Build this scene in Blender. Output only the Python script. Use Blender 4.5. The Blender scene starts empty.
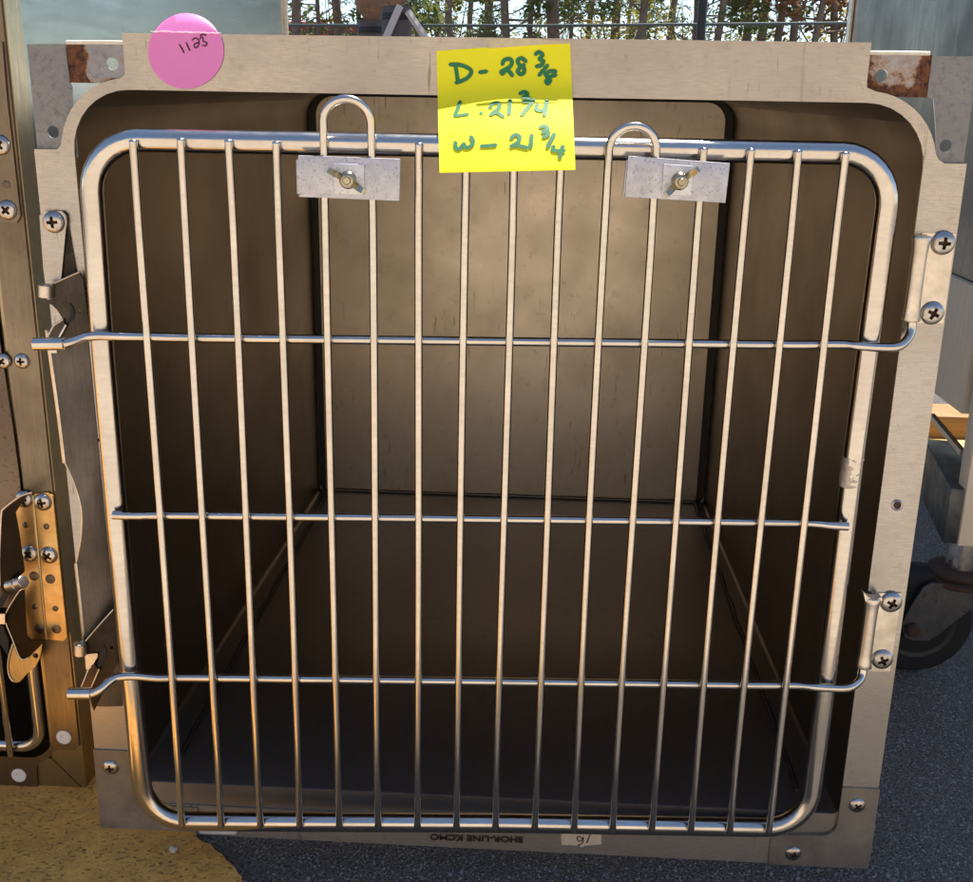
import bpy, bmesh, math, random
from mathutils import Vector, Matrix, noise
random.seed(7)
C = bpy.context.scene.collection
PI = math.pi
# ------------------------------------------------------------------ camera (solved from the cage's own edges)
CX, CY, CZ = 0.35788, -0.78116, 0.59919
RX, RY, RZ, F = -0.30161, -0.01686, 0.05431, 1109.408
W0, H0 = 973.0, 882.0
_ca, _sa, _cb, _sb, _cc, _sc = math.cos(PI/2+RX), math.sin(PI/2+RX), math.cos(RY), math.sin(RY), math.cos(RZ), math.sin(RZ)
ROT = Matrix(((_cc,-_sc,0),(_sc,_cc,0),(0,0,1))) @ Matrix(((_cb,0,_sb),(0,1,0),(-_sb,0,_cb))) @ Matrix(((1,0,0),(0,_ca,-_sa),(0,_sa,_ca)))
CAM = Vector((CX, CY, CZ))
def ray(px, py): return ROT @ Vector(((px-W0/2)/F, (H0/2-py)/F, -1.0))
def at(px, py, y=0.0):                       # measured point of the photo on the upright plane y
    d = ray(px, py); return CAM + d*((y-CY)/d.y)
def gnd(px, py, z=0.0):
    d = ray(px, py); return CAM + d*((z-CZ)/d.z)
def atx(px, py, x):
    d = ray(px, py); return CAM + d*((x-CX)/d.x)
cam = bpy.data.cameras.new('camera'); co = bpy.data.objects.new('camera', cam); C.objects.link(co)
co.location = CAM; co.rotation_euler = (PI/2+RX, RY, RZ); cam.sensor_fit = 'HORIZONTAL'; cam.sensor_width = 36; cam.lens = F/W0*36
cam.clip_start = 0.01; cam.clip_end = 2000
bpy.context.scene.camera = co

# ------------------------------------------------------------------ node helpers
def new_mat(name):
    m = bpy.data.materials.new(name); m.use_nodes = True; nt = m.node_tree
    for n in list(nt.nodes): nt.nodes.remove(n)
    o = nt.nodes.new('ShaderNodeOutputMaterial'); b = nt.nodes.new('ShaderNodeBsdfPrincipled'); nt.links.new(b.outputs[0], o.inputs[0])
    return m, nt, b
def N(nt, t, **k):
    n = nt.nodes.new(t)
    for a, v in k.items():
        if a in n.inputs.keys(): n.inputs[a].default_value = v
        else: setattr(n, a, v)
    return n
def coords(nt, scale=(1,1,1), rnd=False):
    tc = N(nt,'ShaderNodeTexCoord'); mp = N(nt,'ShaderNodeMapping'); mp.inputs['Scale'].default_value = scale
    nt.links.new(tc.outputs['Object'], mp.inputs['Vector'])
    if rnd:
        oi = N(nt,'ShaderNodeObjectInfo'); mu = N(nt,'ShaderNodeMath', operation='MULTIPLY'); mu.inputs[1].default_value = 13.0
        nt.links.new(oi.outputs['Random'], mu.inputs[0]); nt.links.new(mu.outputs[0], mp.inputs['Location'])
    return mp.outputs[0]
def ramp(nt, src, stops):
    r = N(nt,'ShaderNodeValToRGB'); e = r.color_ramp.elements
    while len(e) < len(stops): e.new(0.5)
    for i,(p,c) in enumerate(stops):
        e[i].position = p; e[i].color = (c,c,c,1) if not isinstance(c,(tuple,list)) else (*c,1)
    nt.links.new(src, r.inputs[0]); return r.outputs[0]
def noise_t(nt, vec, scale, detail=4, rough=.6):
    n = N(nt,'ShaderNodeTexNoise', Scale=scale, Detail=detail, Roughness=rough); nt.links.new(vec, n.inputs['Vector']); return n.outputs['Fac']
def mixc(nt, fac, a, b, mode='MIX'):
    m = N(nt,'ShaderNodeMix', data_type='RGBA', blend_type=mode)
    for v, i in ((fac,0),(a,6),(b,7)):
        if hasattr(v,'links'): nt.links.new(v, m.inputs[i])
        else: m.inputs[i].default_value = v if not isinstance(v,(tuple,list)) else (*v,1)
    return m.outputs[2]
def bump(nt, b, h, strength=.2, dist=.001):
    n = N(nt,'ShaderNodeBump', Strength=strength, Distance=dist); nt.links.new(h, n.inputs['Height']); nt.links.new(n.outputs[0], b.inputs['Normal']); return n

def steel(name, col, dark, r0, r1, grain=(1,1,1), gs=60, smudge=9, bstr=.05, metallic=1.0, specks=None, scratch=0, bd=.002, dull=None):
    m, nt, b = new_mat(name)
    v = coords(nt, (1,1,1), True); vg = coords(nt, grain, True)
    sm = noise_t(nt, v, smudge, 5, .62); gr = noise_t(nt, vg, gs, 3, .6); fine = noise_t(nt, v, smudge*14, 4, .7)
    c = mixc(nt, ramp(nt, sm, [(.35,0),(.68,1)]), dark, col)
    c = mixc(nt, ramp(nt, gr, [(.3,0),(.75,.35)]), c, tuple(x*.72 for x in dark))
    c = mixc(nt, ramp(nt, fine, [(.58,0),(.72,.4)]), c, tuple(x*.6 for x in dark))
    if scratch:
        wv = N(nt,'ShaderNodeMapping'); wv.inputs['Rotation'].default_value = (0,.5,0); wv.inputs['Scale'].default_value = (1,1,.12); nt.links.new(v, wv.inputs['Vector'])
        s1 = noise_t(nt, wv.outputs[0], 260, 2, .5); s2 = noise_t(nt, v, 7, 3, .5)
        ml = N(nt,'ShaderNodeMath', operation='MULTIPLY'); nt.links.new(ramp(nt, s1, [(.66,0),(.72,1)]), ml.inputs[0]); nt.links.new(ramp(nt, s2, [(.48,0),(.6,scratch)]), ml.inputs[1])
        c = mixc(nt, ml.outputs[0], c, tuple(x*.45 for x in dark))
        bl = noise_t(nt, v, 20, 6, .75); c = mixc(nt, ramp(nt, bl, [(.63,0),(.74,.55*scratch)]), c, tuple(x*.5 for x in dark))
    if specks:
        vo = noise_t(nt, v, specks, 3, .75)
        c = mixc(nt, ramp(nt, vo, [(.56,0),(.66,.6)]), c, tuple(x*.35 for x in dark))
    nt.links.new(c, b.inputs['Base Color']); b.inputs['Metallic'].default_value = metallic
    mx = N(nt,'ShaderNodeMath', operation='ADD'); nt.links.new(ramp(nt, sm, [(.3,r1),(.7,r0)]), mx.inputs[0])
    nt.links.new(ramp(nt, gr, [(.3,0),(.8,.12)]), mx.inputs[1]); ro = mx.outputs[0]
    if dull:                                    # scuffed dull towards the foot, where it drags on the ground
        tz = N(nt,'ShaderNodeTexCoord'); sz = N(nt,'ShaderNodeSeparateXYZ'); nt.links.new(tz.outputs['Object'], sz.inputs[0])
        mr = N(nt,'ShaderNodeMapRange'); mr.inputs[1].default_value = dull; mr.inputs[2].default_value = 0; mr.inputs[3].default_value = 0; mr.inputs[4].default_value = .38
        nt.links.new(sz.outputs[2], mr.inputs[0]); a2 = N(nt,'ShaderNodeMath', operation='ADD'); nt.links.new(ro, a2.inputs[0]); nt.links.new(mr.outputs[0], a2.inputs[1]); ro = a2.outputs[0]
    nt.links.new(ro, b.inputs['Roughness'])
    hh = N(nt,'ShaderNodeMath', operation='MULTIPLY_ADD'); nt.links.new(gr, hh.inputs[0]); hh.inputs[1].default_value = .22; nt.links.new(sm, hh.inputs[2])
    bump(nt, b, hh.outputs[0], bstr, bd)
    return m
def simple(name, col, rough=.5, metallic=0, var=.25, scale=40, bstr=.15, dist=.001, spec=.5):
    m, nt, b = new_mat(name); v = coords(nt, (1,1,1), True)
    n1 = noise_t(nt, v, scale, 5, .65)
    c = mixc(nt, n1, tuple(x*(1-var) for x in col), tuple(min(1,x*(1+var)) for x in col))
    nt.links.new(c, b.inputs['Base Color']); b.inputs['Roughness'].default_value = rough; b.inputs['Metallic'].default_value = metallic
    b.inputs['Specular IOR Level'].default_value = spec
    if bstr: bump(nt, b, n1, bstr, dist)
    return m
M = {}
M['frame']  = steel('brushed_stainless_frame', (.50,.463,.428), (.395,.362,.33), .18, .32, (1,1,9), 120, 8, .05, scratch=.7, bd=.0025, dull=.16)
M['flange'] = steel('brushed_stainless_top', (.56,.49,.42), (.44,.38,.325), .30, .44, (1,1,9), 40, 9, .02, scratch=.9)
M['gusset'] = steel('blotched_gusset_steel', (.47,.43,.38), (.24,.215,.19), .26, .42, (1,1,1), 40, 16, .03, dull=.09)
M['latch_dark'] = steel('dark_reflecting_catch', (.045,.038,.032), (.022,.019,.016), .2, .34, (8,1,1), 60, 30, .02)  # near-black base colour holds the catch's dark reflection
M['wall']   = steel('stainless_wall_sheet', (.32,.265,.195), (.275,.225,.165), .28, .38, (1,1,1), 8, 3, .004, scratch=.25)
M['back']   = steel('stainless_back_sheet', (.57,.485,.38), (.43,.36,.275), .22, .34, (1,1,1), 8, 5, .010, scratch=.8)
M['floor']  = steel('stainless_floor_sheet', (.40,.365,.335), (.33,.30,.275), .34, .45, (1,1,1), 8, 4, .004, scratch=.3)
M['rod']    = steel('polished_rod', (.76,.70,.62), (.64,.585,.51), .10, .18, (1,1,6), 60, 30, 0)
M['tube']   = steel('polished_tube', (.74,.68,.60), (.62,.565,.50), .10, .18, (1,1,5), 60, 24, 0)
M['screw']  = steel('screw_steel', (.66,.62,.58), (.46,.42,.38), .16, .30, (1,1,1), 200, 120, .04)
M['latch']  = steel('latch_steel', (.085,.07,.057), (.045,.037,.03), .18, .32, (8,1,1), 60, 30, .03)  # dark surroundings mirrored by shiny latch steel, put into the base colour
M['strip']  = steel('latch_strip_steel', (.15,.13,.115), (.09,.08,.07), .30, .44, (20,1,1), 40, 14, .03)
M['hinge']  = steel('hinge_steel', (.80,.73,.63), (.62,.55,.46), .22, .36, (3,1,3), 60, 50, .05)
M['galv']   = steel('galvanised_plate', (.40,.40,.41), (.27,.27,.28), .38, .55, (1,1,1), 40, 22, .12, .9)
M['clamp']  = steel('cast_zinc_plate', (.66,.66,.70), (.56,.56,.60), .42, .55, (1,1,1), 150, 60, .25, .75, specks=520)
M['washer'] = steel('zinc_washer', (.78,.78,.80), (.66,.66,.68), .40, .5, (1,1,1), 150, 60, .15, .6, specks=500)
M['zinc']   = steel('zinc_hardware', (.56,.52,.38), (.34,.31,.22), .12, .22, (1,1,1), 200, 160, .05)
M['panel']  = steel('weathered_panel', (.31,.325,.30), (.255,.27,.25), .14, .2, (1,1,8), 12, 3, 0)
M['panel_streak'] = steel('streaked_panel', (.25,.235,.215), (.10,.09,.08), .18, .34, (16,16,1), 10, 5, .006)  # dark upright streaks in the panel colour
M['bronze'] = steel('neighbour_frame_steel', (.27,.215,.155), (.175,.137,.098), .24, .40, (20,1,1), 40, 10, .05)
M['bronze_dark'] = steel('speckled_lock_plate', (.22,.17,.13), (.14,.105,.08), .3, .45, (1,1,1), 40, 20, .06, specks=300)
M['rail']   = steel('folded_rail_steel', (.47,.38,.24), (.31,.25,.15), .22, .36, (30,14,1), 26, 10, .06)
M['gold_reflection']  = steel('leaf_ground_reflection', (.86,.56,.24), (.70,.43,.16), .30, .44, (1,1,1), 80, 60, .10)  # reflection of the yellow ground put into the leaf colour
M['shaded_steel'] = steel('dark_shaded_arm', (.030,.022,.014), (.016,.012,.008), .25, .4, (1,1,1), 60, 30, .05)
M['fork']   = steel('zinc_fork', (.17,.172,.175), (.085,.088,.09), .34, .5, (1,1,1), 60, 40, .12, .85, specks=160)
M['shell']  = simple('dull_white_shell', (.72,.72,.72), .45, .2, .08, 30, .03)
M['seam']   = simple('dark_weld', (.05,.043,.037), .5, .6, .4, 300, .4, .001)
M['seamlight'] = simple('tarnished_bead', (.16,.13,.10), .42, .8, .4, 300, .4, .001)
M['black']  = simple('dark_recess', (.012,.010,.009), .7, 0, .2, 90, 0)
M['slot']   = simple('dark_slot', (.06,.025,.012), .8, 0, .4, 400, .2)
M['rubber'] = simple('black_rubber', (.006,.006,.006), .75, 0, .45, 60, .35, .002)
M['hub']    = simple('dark_hub', (.009,.018,.019), .5, 0, .3, 60, .2)
M['rust']   = simple('rust_crust', (.06,.03,.02), .85, .1, .6, 120, .6, .002)
M['white']  = simple('white_plastic', (.75,.74,.70), .4, 0, .06, 60, .05)
M['tape']   = simple('masking_tape', (.66,.55,.42), .6, 0, .12, 90, .15)
M['gloss_white'] = simple('glossy_white', (.72,.71,.68), .3, 0, .08, 90, .05)
M['pink']   = simple('pink_paper', (.74,.21,.52), .5, 0, .07, 60, .05)
M['paleedge'] = simple('torn_paper', (.88,.72,.80), .7, 0, .15, 400, .3)
M['ink']    = simple('dark_ink', (.03,.006,.012), .55, 0, .3, 200, 0)
M['green']  = simple('green_marker', (.015,.17,.06), .55, 0, .25, 160, 0)
M['cleartape'] = simple('yellowed_tape', (.62,.52,.32), .3, 0, .2, 200, .3)
M['cream']  = None
def rusty(name, thresh, base1, base2, zones=()):
    m, nt, b = new_mat(name); v = coords(nt)
    n1 = noise_t(nt, v, 45, 6, .7); n2 = noise_t(nt, v, 190, 5, .7); n3 = noise_t(nt, v, 30, 4, .6)
    sx = N(nt,'ShaderNodeSeparateXYZ'); tc = N(nt,'ShaderNodeTexCoord'); nt.links.new(tc.outputs['Object'], sx.inputs[0]); f = n1
    for axis, p0, p1, amt in zones:             # rust gathers along the edges of the plate
        mr = N(nt,'ShaderNodeMapRange'); mr.inputs[1].default_value = p0; mr.inputs[2].default_value = p1; mr.inputs[3].default_value = amt; mr.inputs[4].default_value = 0
        nt.links.new(sx.outputs[axis], mr.inputs[0]); ad = N(nt,'ShaderNodeMath', operation='ADD'); nt.links.new(f, ad.inputs[0]); nt.links.new(mr.outputs[0], ad.inputs[1]); f = ad.outputs[0]
    base = mixc(nt, n3, base1, base2)
    base = mixc(nt, ramp(nt, n2, [(.5,0),(.7,.6)]), base, tuple(x*.55 for x in base1))
    rs = mixc(nt, ramp(nt, n2, [(.35,0),(.65,1)]), (.022,.009,.006), (.20,.075,.028))
    fac = ramp(nt, f, [(thresh,0),(thresh+.06,1)])
    halo = mixc(nt, ramp(nt, f, [(thresh-.09,0),(thresh+.02,.7)]), base, (.36,.20,.10))
    nt.links.new(mixc(nt, fac, halo, rs), b.inputs['Base Color'])
    im = N(nt,'ShaderNodeMath', operation='SUBTRACT'); im.inputs[0].default_value = .8; nt.links.new(fac, im.inputs[1]); im.use_clamp = True
    nt.links.new(im.outputs[0], b.inputs['Metallic']); nt.links.new(ramp(nt, fac, [(0,.5),(1,.9)]), b.inputs['Roughness'])
    bump(nt, b, n2, .4, .002); return m
M['rust_left'] = rusty('rusted_galvanised', .60, (.25,.24,.25), (.40,.39,.40), ((0,-.2835,-.2760,.40),(2,.6050,.6085,.14)))
M['rust_right'] = rusty('rust_streaked_galvanised', .555, (.27,.26,.25), (.46,.44,.42), ((0,.247,.258,.17),(2,.6055,.612,.20),(0,.284,.276,.20)))
M['rust_less'] = rusty('spotted_galvanised', .74, (.19,.185,.185), (.29,.285,.285))
def paper(name, col):
    m, nt, b = new_mat(name); v = coords(nt); n = noise_t(nt, v, 18, 3, .5)
    nt.links.new(mixc(nt, n, tuple(x*.95 for x in col), col), b.inputs['Base Color']); b.inputs['Roughness'].default_value = .6
    b.inputs['Specular IOR Level'].default_value = .25
    bump(nt, b, noise_t(nt, v, 45, 3, .5), .12, .004); return m
M['yellow'] = paper('yellow_note_paper', (.86,.80,.02))
def wood(name, c1, c2, sc):
    m, nt, b = new_mat(name); v = coords(nt, sc, True); n = noise_t(nt, v, 18, 5, .6)
    nt.links.new(mixc(nt, ramp(nt, n, [(.3,0),(.7,1)]), c1, c2), b.inputs['Base Color']); b.inputs['Roughness'].default_value = .7
    bump(nt, b, n, .3, .003); return m
M['cream'] = wood('pale_sunlit_steel', (.78,.64,.45), (.90,.76,.57), (2,9,1))  # sun and reflections on the cart's metal put into a cream colour
M['timber'] = wood('timber', (.26,.13,.04), (.40,.22,.08), (1,10,14))
M['ground_lit'] = wood('sunlit_ground', (.55,.38,.13), (.66,.48,.2), (1,10,14))
def asphalt():
    m, nt, b = new_mat('asphalt'); v = coords(nt)
    vo = N(nt,'ShaderNodeTexVoronoi', Scale=640.0); nt.links.new(v, vo.inputs['Vector'])
    vo2 = N(nt,'ShaderNodeTexVoronoi', Scale=330.0); nt.links.new(v, vo2.inputs['Vector'])
    n = noise_t(nt, v, 6, 6, .6); fine = noise_t(nt, v, 430, 4, .72)
    sep = N(nt,'ShaderNodeSeparateColor'); nt.links.new(vo.outputs['Color'], sep.inputs[0])
    sep2 = N(nt,'ShaderNodeSeparateColor'); nt.links.new(vo2.outputs['Color'], sep2.inputs[0])
    c = mixc(nt, n, (.165,.140,.116), (.26,.222,.185))
    c = mixc(nt, ramp(nt, sep.outputs[0], [(.70,0),(.86,.5)]), c, (.22,.205,.195))
    c = mixc(nt, ramp(nt, sep.outputs[1], [(.93,0),(.95,.9)]), c, (.60,.57,.54))
    c = mixc(nt, ramp(nt, sep2.outputs[1], [(.93,0),(.95,.8)]), c, (.42,.40,.38))
    c = mixc(nt, ramp(nt, fine, [(.41,.93),(.55,0)]), c, (.012,.011,.010))
    nt.links.new(c, b.inputs['Base Color']); nt.links.new(ramp(nt, sep.outputs[2], [(0,.45),(1,.85)]), b.inputs['Roughness'])
    h = N(nt,'ShaderNodeMath', operation='SUBTRACT'); nt.links.new(fine, h.inputs[0]); nt.links.new(vo.outputs['Distance'], h.inputs[1])
    bump(nt, b, h.outputs[0], .9, .004); return m
M['asphalt'] = asphalt()
def yellow_ground():
    m, nt, b = new_mat('painted_concrete'); v = coords(nt)
    n1 = noise_t(nt, v, 5, 6, .65); n2 = noise_t(nt, v, 60, 6, .7); n3 = noise_t(nt, coords(nt,(1,1.7,1)), 210, 5, .62)
    c = mixc(nt, ramp(nt, n1, [(.3,0),(.7,1)]), (.74,.33,.055), (.90,.47,.11))
    c = mixc(nt, ramp(nt, n2, [(.35,.6),(.6,0)]), c, (.46,.21,.045))
    c = mixc(nt, ramp(nt, n3, [(.32,.9),(.37,0)]), c, (.07,.045,.022))
    nt.links.new(c, b.inputs['Base Color']); b.inputs['Roughness'].default_value = .62
    hh = N(nt,'ShaderNodeMath', operation='ADD'); nt.links.new(ramp(nt, n3, [(.31,0),(.42,1)]), hh.inputs[0]); nt.links.new(n2, hh.inputs[1])
    bump(nt, b, hh.outputs[0], .8, .005); return m
M['yground'] = yellow_ground()
def leafmat(name, c1, c2):
    m, nt, b = new_mat(name); oi = N(nt,'ShaderNodeObjectInfo'); v = coords(nt, (1,1,1), True); n = noise_t(nt, v, 2.2, 3, .6)
    nt.links.new(mixc(nt, ramp(nt, n, [(.3,0),(.7,1)]), c1, c2), b.inputs['Base Color']); b.inputs['Roughness'].default_value = .55
    b.inputs['Transmission Weight'].default_value = 0
    o = [x for x in nt.nodes if x.type == 'OUTPUT_MATERIAL'][0]
    tr = N(nt,'ShaderNodeBsdfTranslucent'); tr.inputs['Color'].default_value = (*[min(1,x*1.6) for x in c2],1)
    mx = N(nt,'ShaderNodeMixShader', Fac=.35); nt.links.new(b.outputs[0], mx.inputs[1]); nt.links.new(tr.outputs[0], mx.inputs[2]); nt.links.new(mx.outputs[0], o.inputs[0])
    return m
M['needle'] = leafmat('pine_needles', (.05,.075,.02), (.15,.17,.045))
M['needle_brown'] = leafmat('dry_needles', (.12,.05,.02), (.20,.10,.035))
M['leaf'] = leafmat('yellow_green_leaves', (.14,.15,.025), (.36,.30,.045))
M['bark'] = simple('pine_bark', (.24,.17,.12), .9, 0, .5, 8, .8, .02)
M['fiber'] = simple('palm_fibre', (.34,.19,.11), .95, 0, .55, 14, .9, .03)
M['wrap'] = simple('grey_burlap', (.12,.10,.10), .9, 0, .3, 20, .6, .01)
M['strap'] = simple('black_strap', (.02,.02,.02), .6, 0, .2, 20, 0)
M['whitewood'] = simple('pale_brace_wood', (.6,.52,.47), .7, 0, .15, 10, .2)
M['blackpole'] = simple('black_painted_pole', (.012,.015,.018), .4, .2, .2, 10, .05)
M['fence'] = simple('fence_green_vinyl', (.03,.04,.045), .5, .2, .2, 10, .05)
M['rail_fence'] = simple('fence_rail_grey', (.10,.12,.12), .45, .5, .2, 10, .05)
M['red'] = simple('red_vehicle_paint', (.45,.03,.03), .3, 0, .1, 1, 0)
M['vanwhite'] = simple('white_vehicle_paint', (.75,.75,.76), .3, 0, .05, 1, 0)
M['carglass'] = simple('dark_glass', (.02,.025,.03), .1, 0, .1, 1, 0)
M['stone'] = simple('pale_pebble', (.55,.50,.44), .7, 0, .2, 300, .4, .001)
M['grit'] = simple('grey_grit', (.16,.16,.165), .6, 0, .6, 90, .3, .001)

# ------------------------------------------------------------------ mesh helpers
ORG = Vector((0,0,0))
def thing(name, label, cat, loc, group=None):
    global ORG
    o = bpy.data.objects.new(name, None); o.empty_display_size = .05; C.objects.link(o); o.location = loc; ORG = Vector(loc)
    o['label'] = label; o['category'] = cat
    if group: o['group'] = group
    return o
def tag(o, label, cat, group=None):
    o['label'] = label; o['category'] = cat
    if group: o['group'] = group
    return o
def obj(name, bm, mat, parent=None, smooth=True, angle=35, org=None):
    og = ORG if org is None else Vector(org)
    bmesh.ops.recalc_face_normals(bm, faces=bm.faces)
    for v in bm.verts: v.co -= og
    me = bpy.data.meshes.new(name); bm.to_mesh(me); bm.free()
    for m in (mat if isinstance(mat,(list,tuple)) else [mat]): me.materials.append(m)
    if smooth:
        me.polygons.foreach_set('use_smooth', [True]*len(me.polygons))
        try: me.set_sharp_from_angle(angle=math.radians(angle))
        except Exception: pass
    o = bpy.data.objects.new(name, me); C.objects.link(o)
    if parent: o.parent = parent
    else: o.location = og
    return o
def BM(): return bmesh.new()
def add_box(bm, x0,x1,y0,y1,z0,z1, mi=0, bev=0):
    vs = [bm.verts.new(p) for p in ((x0,y0,z0),(x1,y0,z0),(x1,y1,z0),(x0,y1,z0),(x0,y0,z1),(x1,y0,z1),(x1,y1,z1),(x0,y1,z1))]
    fs = [bm.faces.new([vs[i] for i in q]) for q in ((0,3,2,1),(4,5,6,7),(0,1,5,4),(1,2,6,5),(2,3,7,6),(3,0,4,7))]
    for f in fs: f.material_index = mi
    if bev:
        es = list({e for f in fs for e in f.edges}); bmesh.ops.bevel(bm, geom=es, offset=bev, segments=2, profile=.5, affect='EDGES')
def add_tube(bm, pts, r, n=12, closed=False, caps=True, mi=0, flat=None):
    pts = [Vector(p) for p in pts]; k = len(pts); rs = r if isinstance(r,(list,tuple)) else [r]*k
    rings = []; up = None
    for i in range(k):
        if closed: t = (pts[(i+1)%k]-pts[i-1])
        else: t = pts[min(i+1,k-1)]-pts[max(i-1,0)]
        t.normalize()
        if up is None:
            a = Vector((0,1,0)) if abs(t.y) < .9 else Vector((1,0,0))
            up = (a - t*a.dot(t)).normalized()
        else: up = (up - t*up.dot(t)).normalized()
        s = t.cross(up)
        rings.append([bm.verts.new(pts[i] + (up*math.cos(2*PI*j/n) + s*math.sin(2*PI*j/n))*rs[i]) for j in range(n)])
    m = k if closed else k-1
    for i in range(m):
        a, b = rings[i], rings[(i+1)%k]
        for j in range(n):
            f = bm.faces.new((a[j],a[(j+1)%n],b[(j+1)%n],b[j])); f.material_index = mi
    if caps and not closed:
        for ring in (rings[0], rings[-1]):
            f = bm.faces.new(ring); f.material_index = mi
def smooth_path(pts, sub=5):
    pts = [Vector(p) for p in pts]; out = []
    for i in range(len(pts)-1):
        p0 = pts[max(i-1,0)]; p1 = pts[i]; p2 = pts[i+1]; p3 = pts[min(i+2,len(pts)-1)]
        for s in range(sub):
            t = s/sub; t2 = t*t; t3 = t2*t
            out.append(.5*((2*p1)+(p2-p0)*t+(2*p0-5*p1+4*p2-p3)*t2+(3*p1-p0-3*p2+p3)*t3))
    out.append(pts[-1]); return out
def add_plate(bm, outline, y0, y1, holes=(), mi=0):
    """sheet in the x-z plane from y0 to y1; outline and holes are lists of (x, z)"""
    loops = [outline]+list(holes); edges = []
    b2 = bmesh.new()
    for lp in loops:
        vs = [b2.verts.new((p[0], y0, p[1])) for p in lp]
        for i in range(len(vs)): b2.edges.new((vs[i], vs[(i+1)%len(vs)]))
    bmesh.ops.triangle_fill(b2, use_beauty=True, edges=b2.edges[:])
    if y1 != y0:
        r = bmesh.ops.extrude_face_region(b2, geom=b2.faces[:])
        for v in [g for g in r['geom'] if isinstance(g, bmesh.types.BMVert)]: v.co.y = y1
    mp = {v: bm.verts.new(v.co) for v in b2.verts}
    for f in b2.faces:
        nf = bm.faces.new([mp[v] for v in f.verts]); nf.material_index = mi
    b2.free()
def arc(cx, cz, r, a0, a1, n=8):
    return [(cx+r*math.cos(math.radians(a0+(a1-a0)*i/n)), cz+r*math.sin(math.radians(a0+(a1-a0)*i/n))) for i in range(n+1)]
def circ(cx, cz, r, n=16): return [(cx+r*math.cos(2*PI*i/n), cz+r*math.sin(2*PI*i/n)) for i in range(n)]
def rrect(x0,x1,z0,z1,rt,rb,n=8):
    return (arc(x0+rb,z0+rb,rb,180,270,n)+arc(x1-rb,z0+rb,rb,270,360,n)+arc(x1-rt,z1-rt,rt,0,90,n)+arc(x0+rt,z1-rt,rt,90,180,n))
def add_lathe(bm, o, axis, prof, n=20, mi=0):
    """prof = [(radius, height along axis)]"""
    o = Vector(o); axis = Vector(axis).normalized(); a = Vector((0,0,1)) if abs(axis.z) < .9 else Vector((1,0,0))
    u = (a-axis*a.dot(axis)).normalized(); w = axis.cross(u); rings = []
    for r, h in prof:
        rings.append([bm.verts.new(o+axis*h+(u*math.cos(2*PI*j/n)+w*math.sin(2*PI*j/n))*max(r,1e-6)) for j in range(n)])
    for i in range(len(rings)-1):
        for j in range(n):
            f = bm.faces.new((rings[i][j],rings[i][(j+1)%n],rings[i+1][(j+1)%n],rings[i+1][j])); f.material_index = mi
    for ring, p in ((rings[0],prof[0]),(rings[-1],prof[-1])):
        f = bm.faces.new(ring); f.material_index = mi
def add_bar(bm, a, b, wx, h, mi=0):
    """box beam from a to b, width wx sideways, height h in z (a, b = centre of its foot)"""
    a = Vector(a); b = Vector(b); t = (b-a).normalized(); s = t.cross(Vector((0,0,1))).normalized()*wx/2; u = s.cross(t).normalized()*h
    vs = [bm.verts.new(p) for p in (a-s,a+s,b+s,b-s,a-s+u,a+s+u,b+s+u,b-s+u)]
    for q in ((0,3,2,1),(4,5,6,7),(0,1,5,4),(1,2,6,5),(2,3,7,6),(3,0,4,7)):
        f = bm.faces.new([vs[i] for i in q]); f.material_index = mi
def pxy(lst, y): return [(at(a,b,y).x, at(a,b,y).z) for a,b in lst]

# screw heads: pan head with a sunk cross, facing the camera side (-y)
def screw_mesh(R, dome):
    bm = BM(); nr, na = 16, 56; rings = []
    for i in range(nr+1):
        r = R*i/nr; ring = []
        for j in range(na if i else 1):
            a = 2*PI*j/na; x = r*math.cos(a); z = r*math.sin(a)
            h = dome*math.sqrt(max(0,1-(i/nr)**2))**1.0 if i < nr else 0
            inc = (abs(x) < R*.115 and abs(z) < R*.47) or (abs(z) < R*.115 and abs(x) < R*.47) or math.hypot(x,z) < R*.2
            if inc: h -= dome*.75
            ring.append(bm.verts.new((x, -h, z)))
        rings.append(ring)
    def sl(f):
        c = f.calc_center_median()
        if (abs(c.x) < R*.13 and abs(c.z) < R*.5) or (abs(c.z) < R*.13 and abs(c.x) < R*.5): f.material_index = 1
    for j in range(na): sl(bm.faces.new((rings[0][0], rings[1][j], rings[1][(j+1)%na])))
    for i in range(1,nr):
        for j in range(na): sl(bm.faces.new((rings[i][j],rings[i+1][j],rings[i+1][(j+1)%na],rings[i][(j+1)%na])))
    bot = [bm.verts.new((v.co.x, .0008, v.co.z)) for v in rings[nr]]
    for j in range(na): bm.faces.new((rings[nr][j],bot[j],bot[(j+1)%na],rings[nr][(j+1)%na]))
    bm.faces.new(bot)
    bmesh.ops.recalc_face_normals(bm, faces=bm.faces)
    me = bpy.data.meshes.new('screw'); bm.to_mesh(me); bm.free(); me.materials.append(M['screw']); me.materials.append(M['slot'])
    me.polygons.foreach_set('use_smooth',[True]*len(me.polygons)); me.set_sharp_from_angle(angle=math.radians(40)); return me
SCREW = screw_mesh(.0084,.0042)
def screw(px, py, y, parent, s=1.0, rot=None):
    o = bpy.data.objects.new('screw', SCREW); C.objects.link(o); o.parent = parent
    o.location = at(px,py,y)-ORG; o.scale = (s,s,s); o.rotation_euler = (0, random.uniform(0,PI/2) if rot is None else rot, 0); return o
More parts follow.
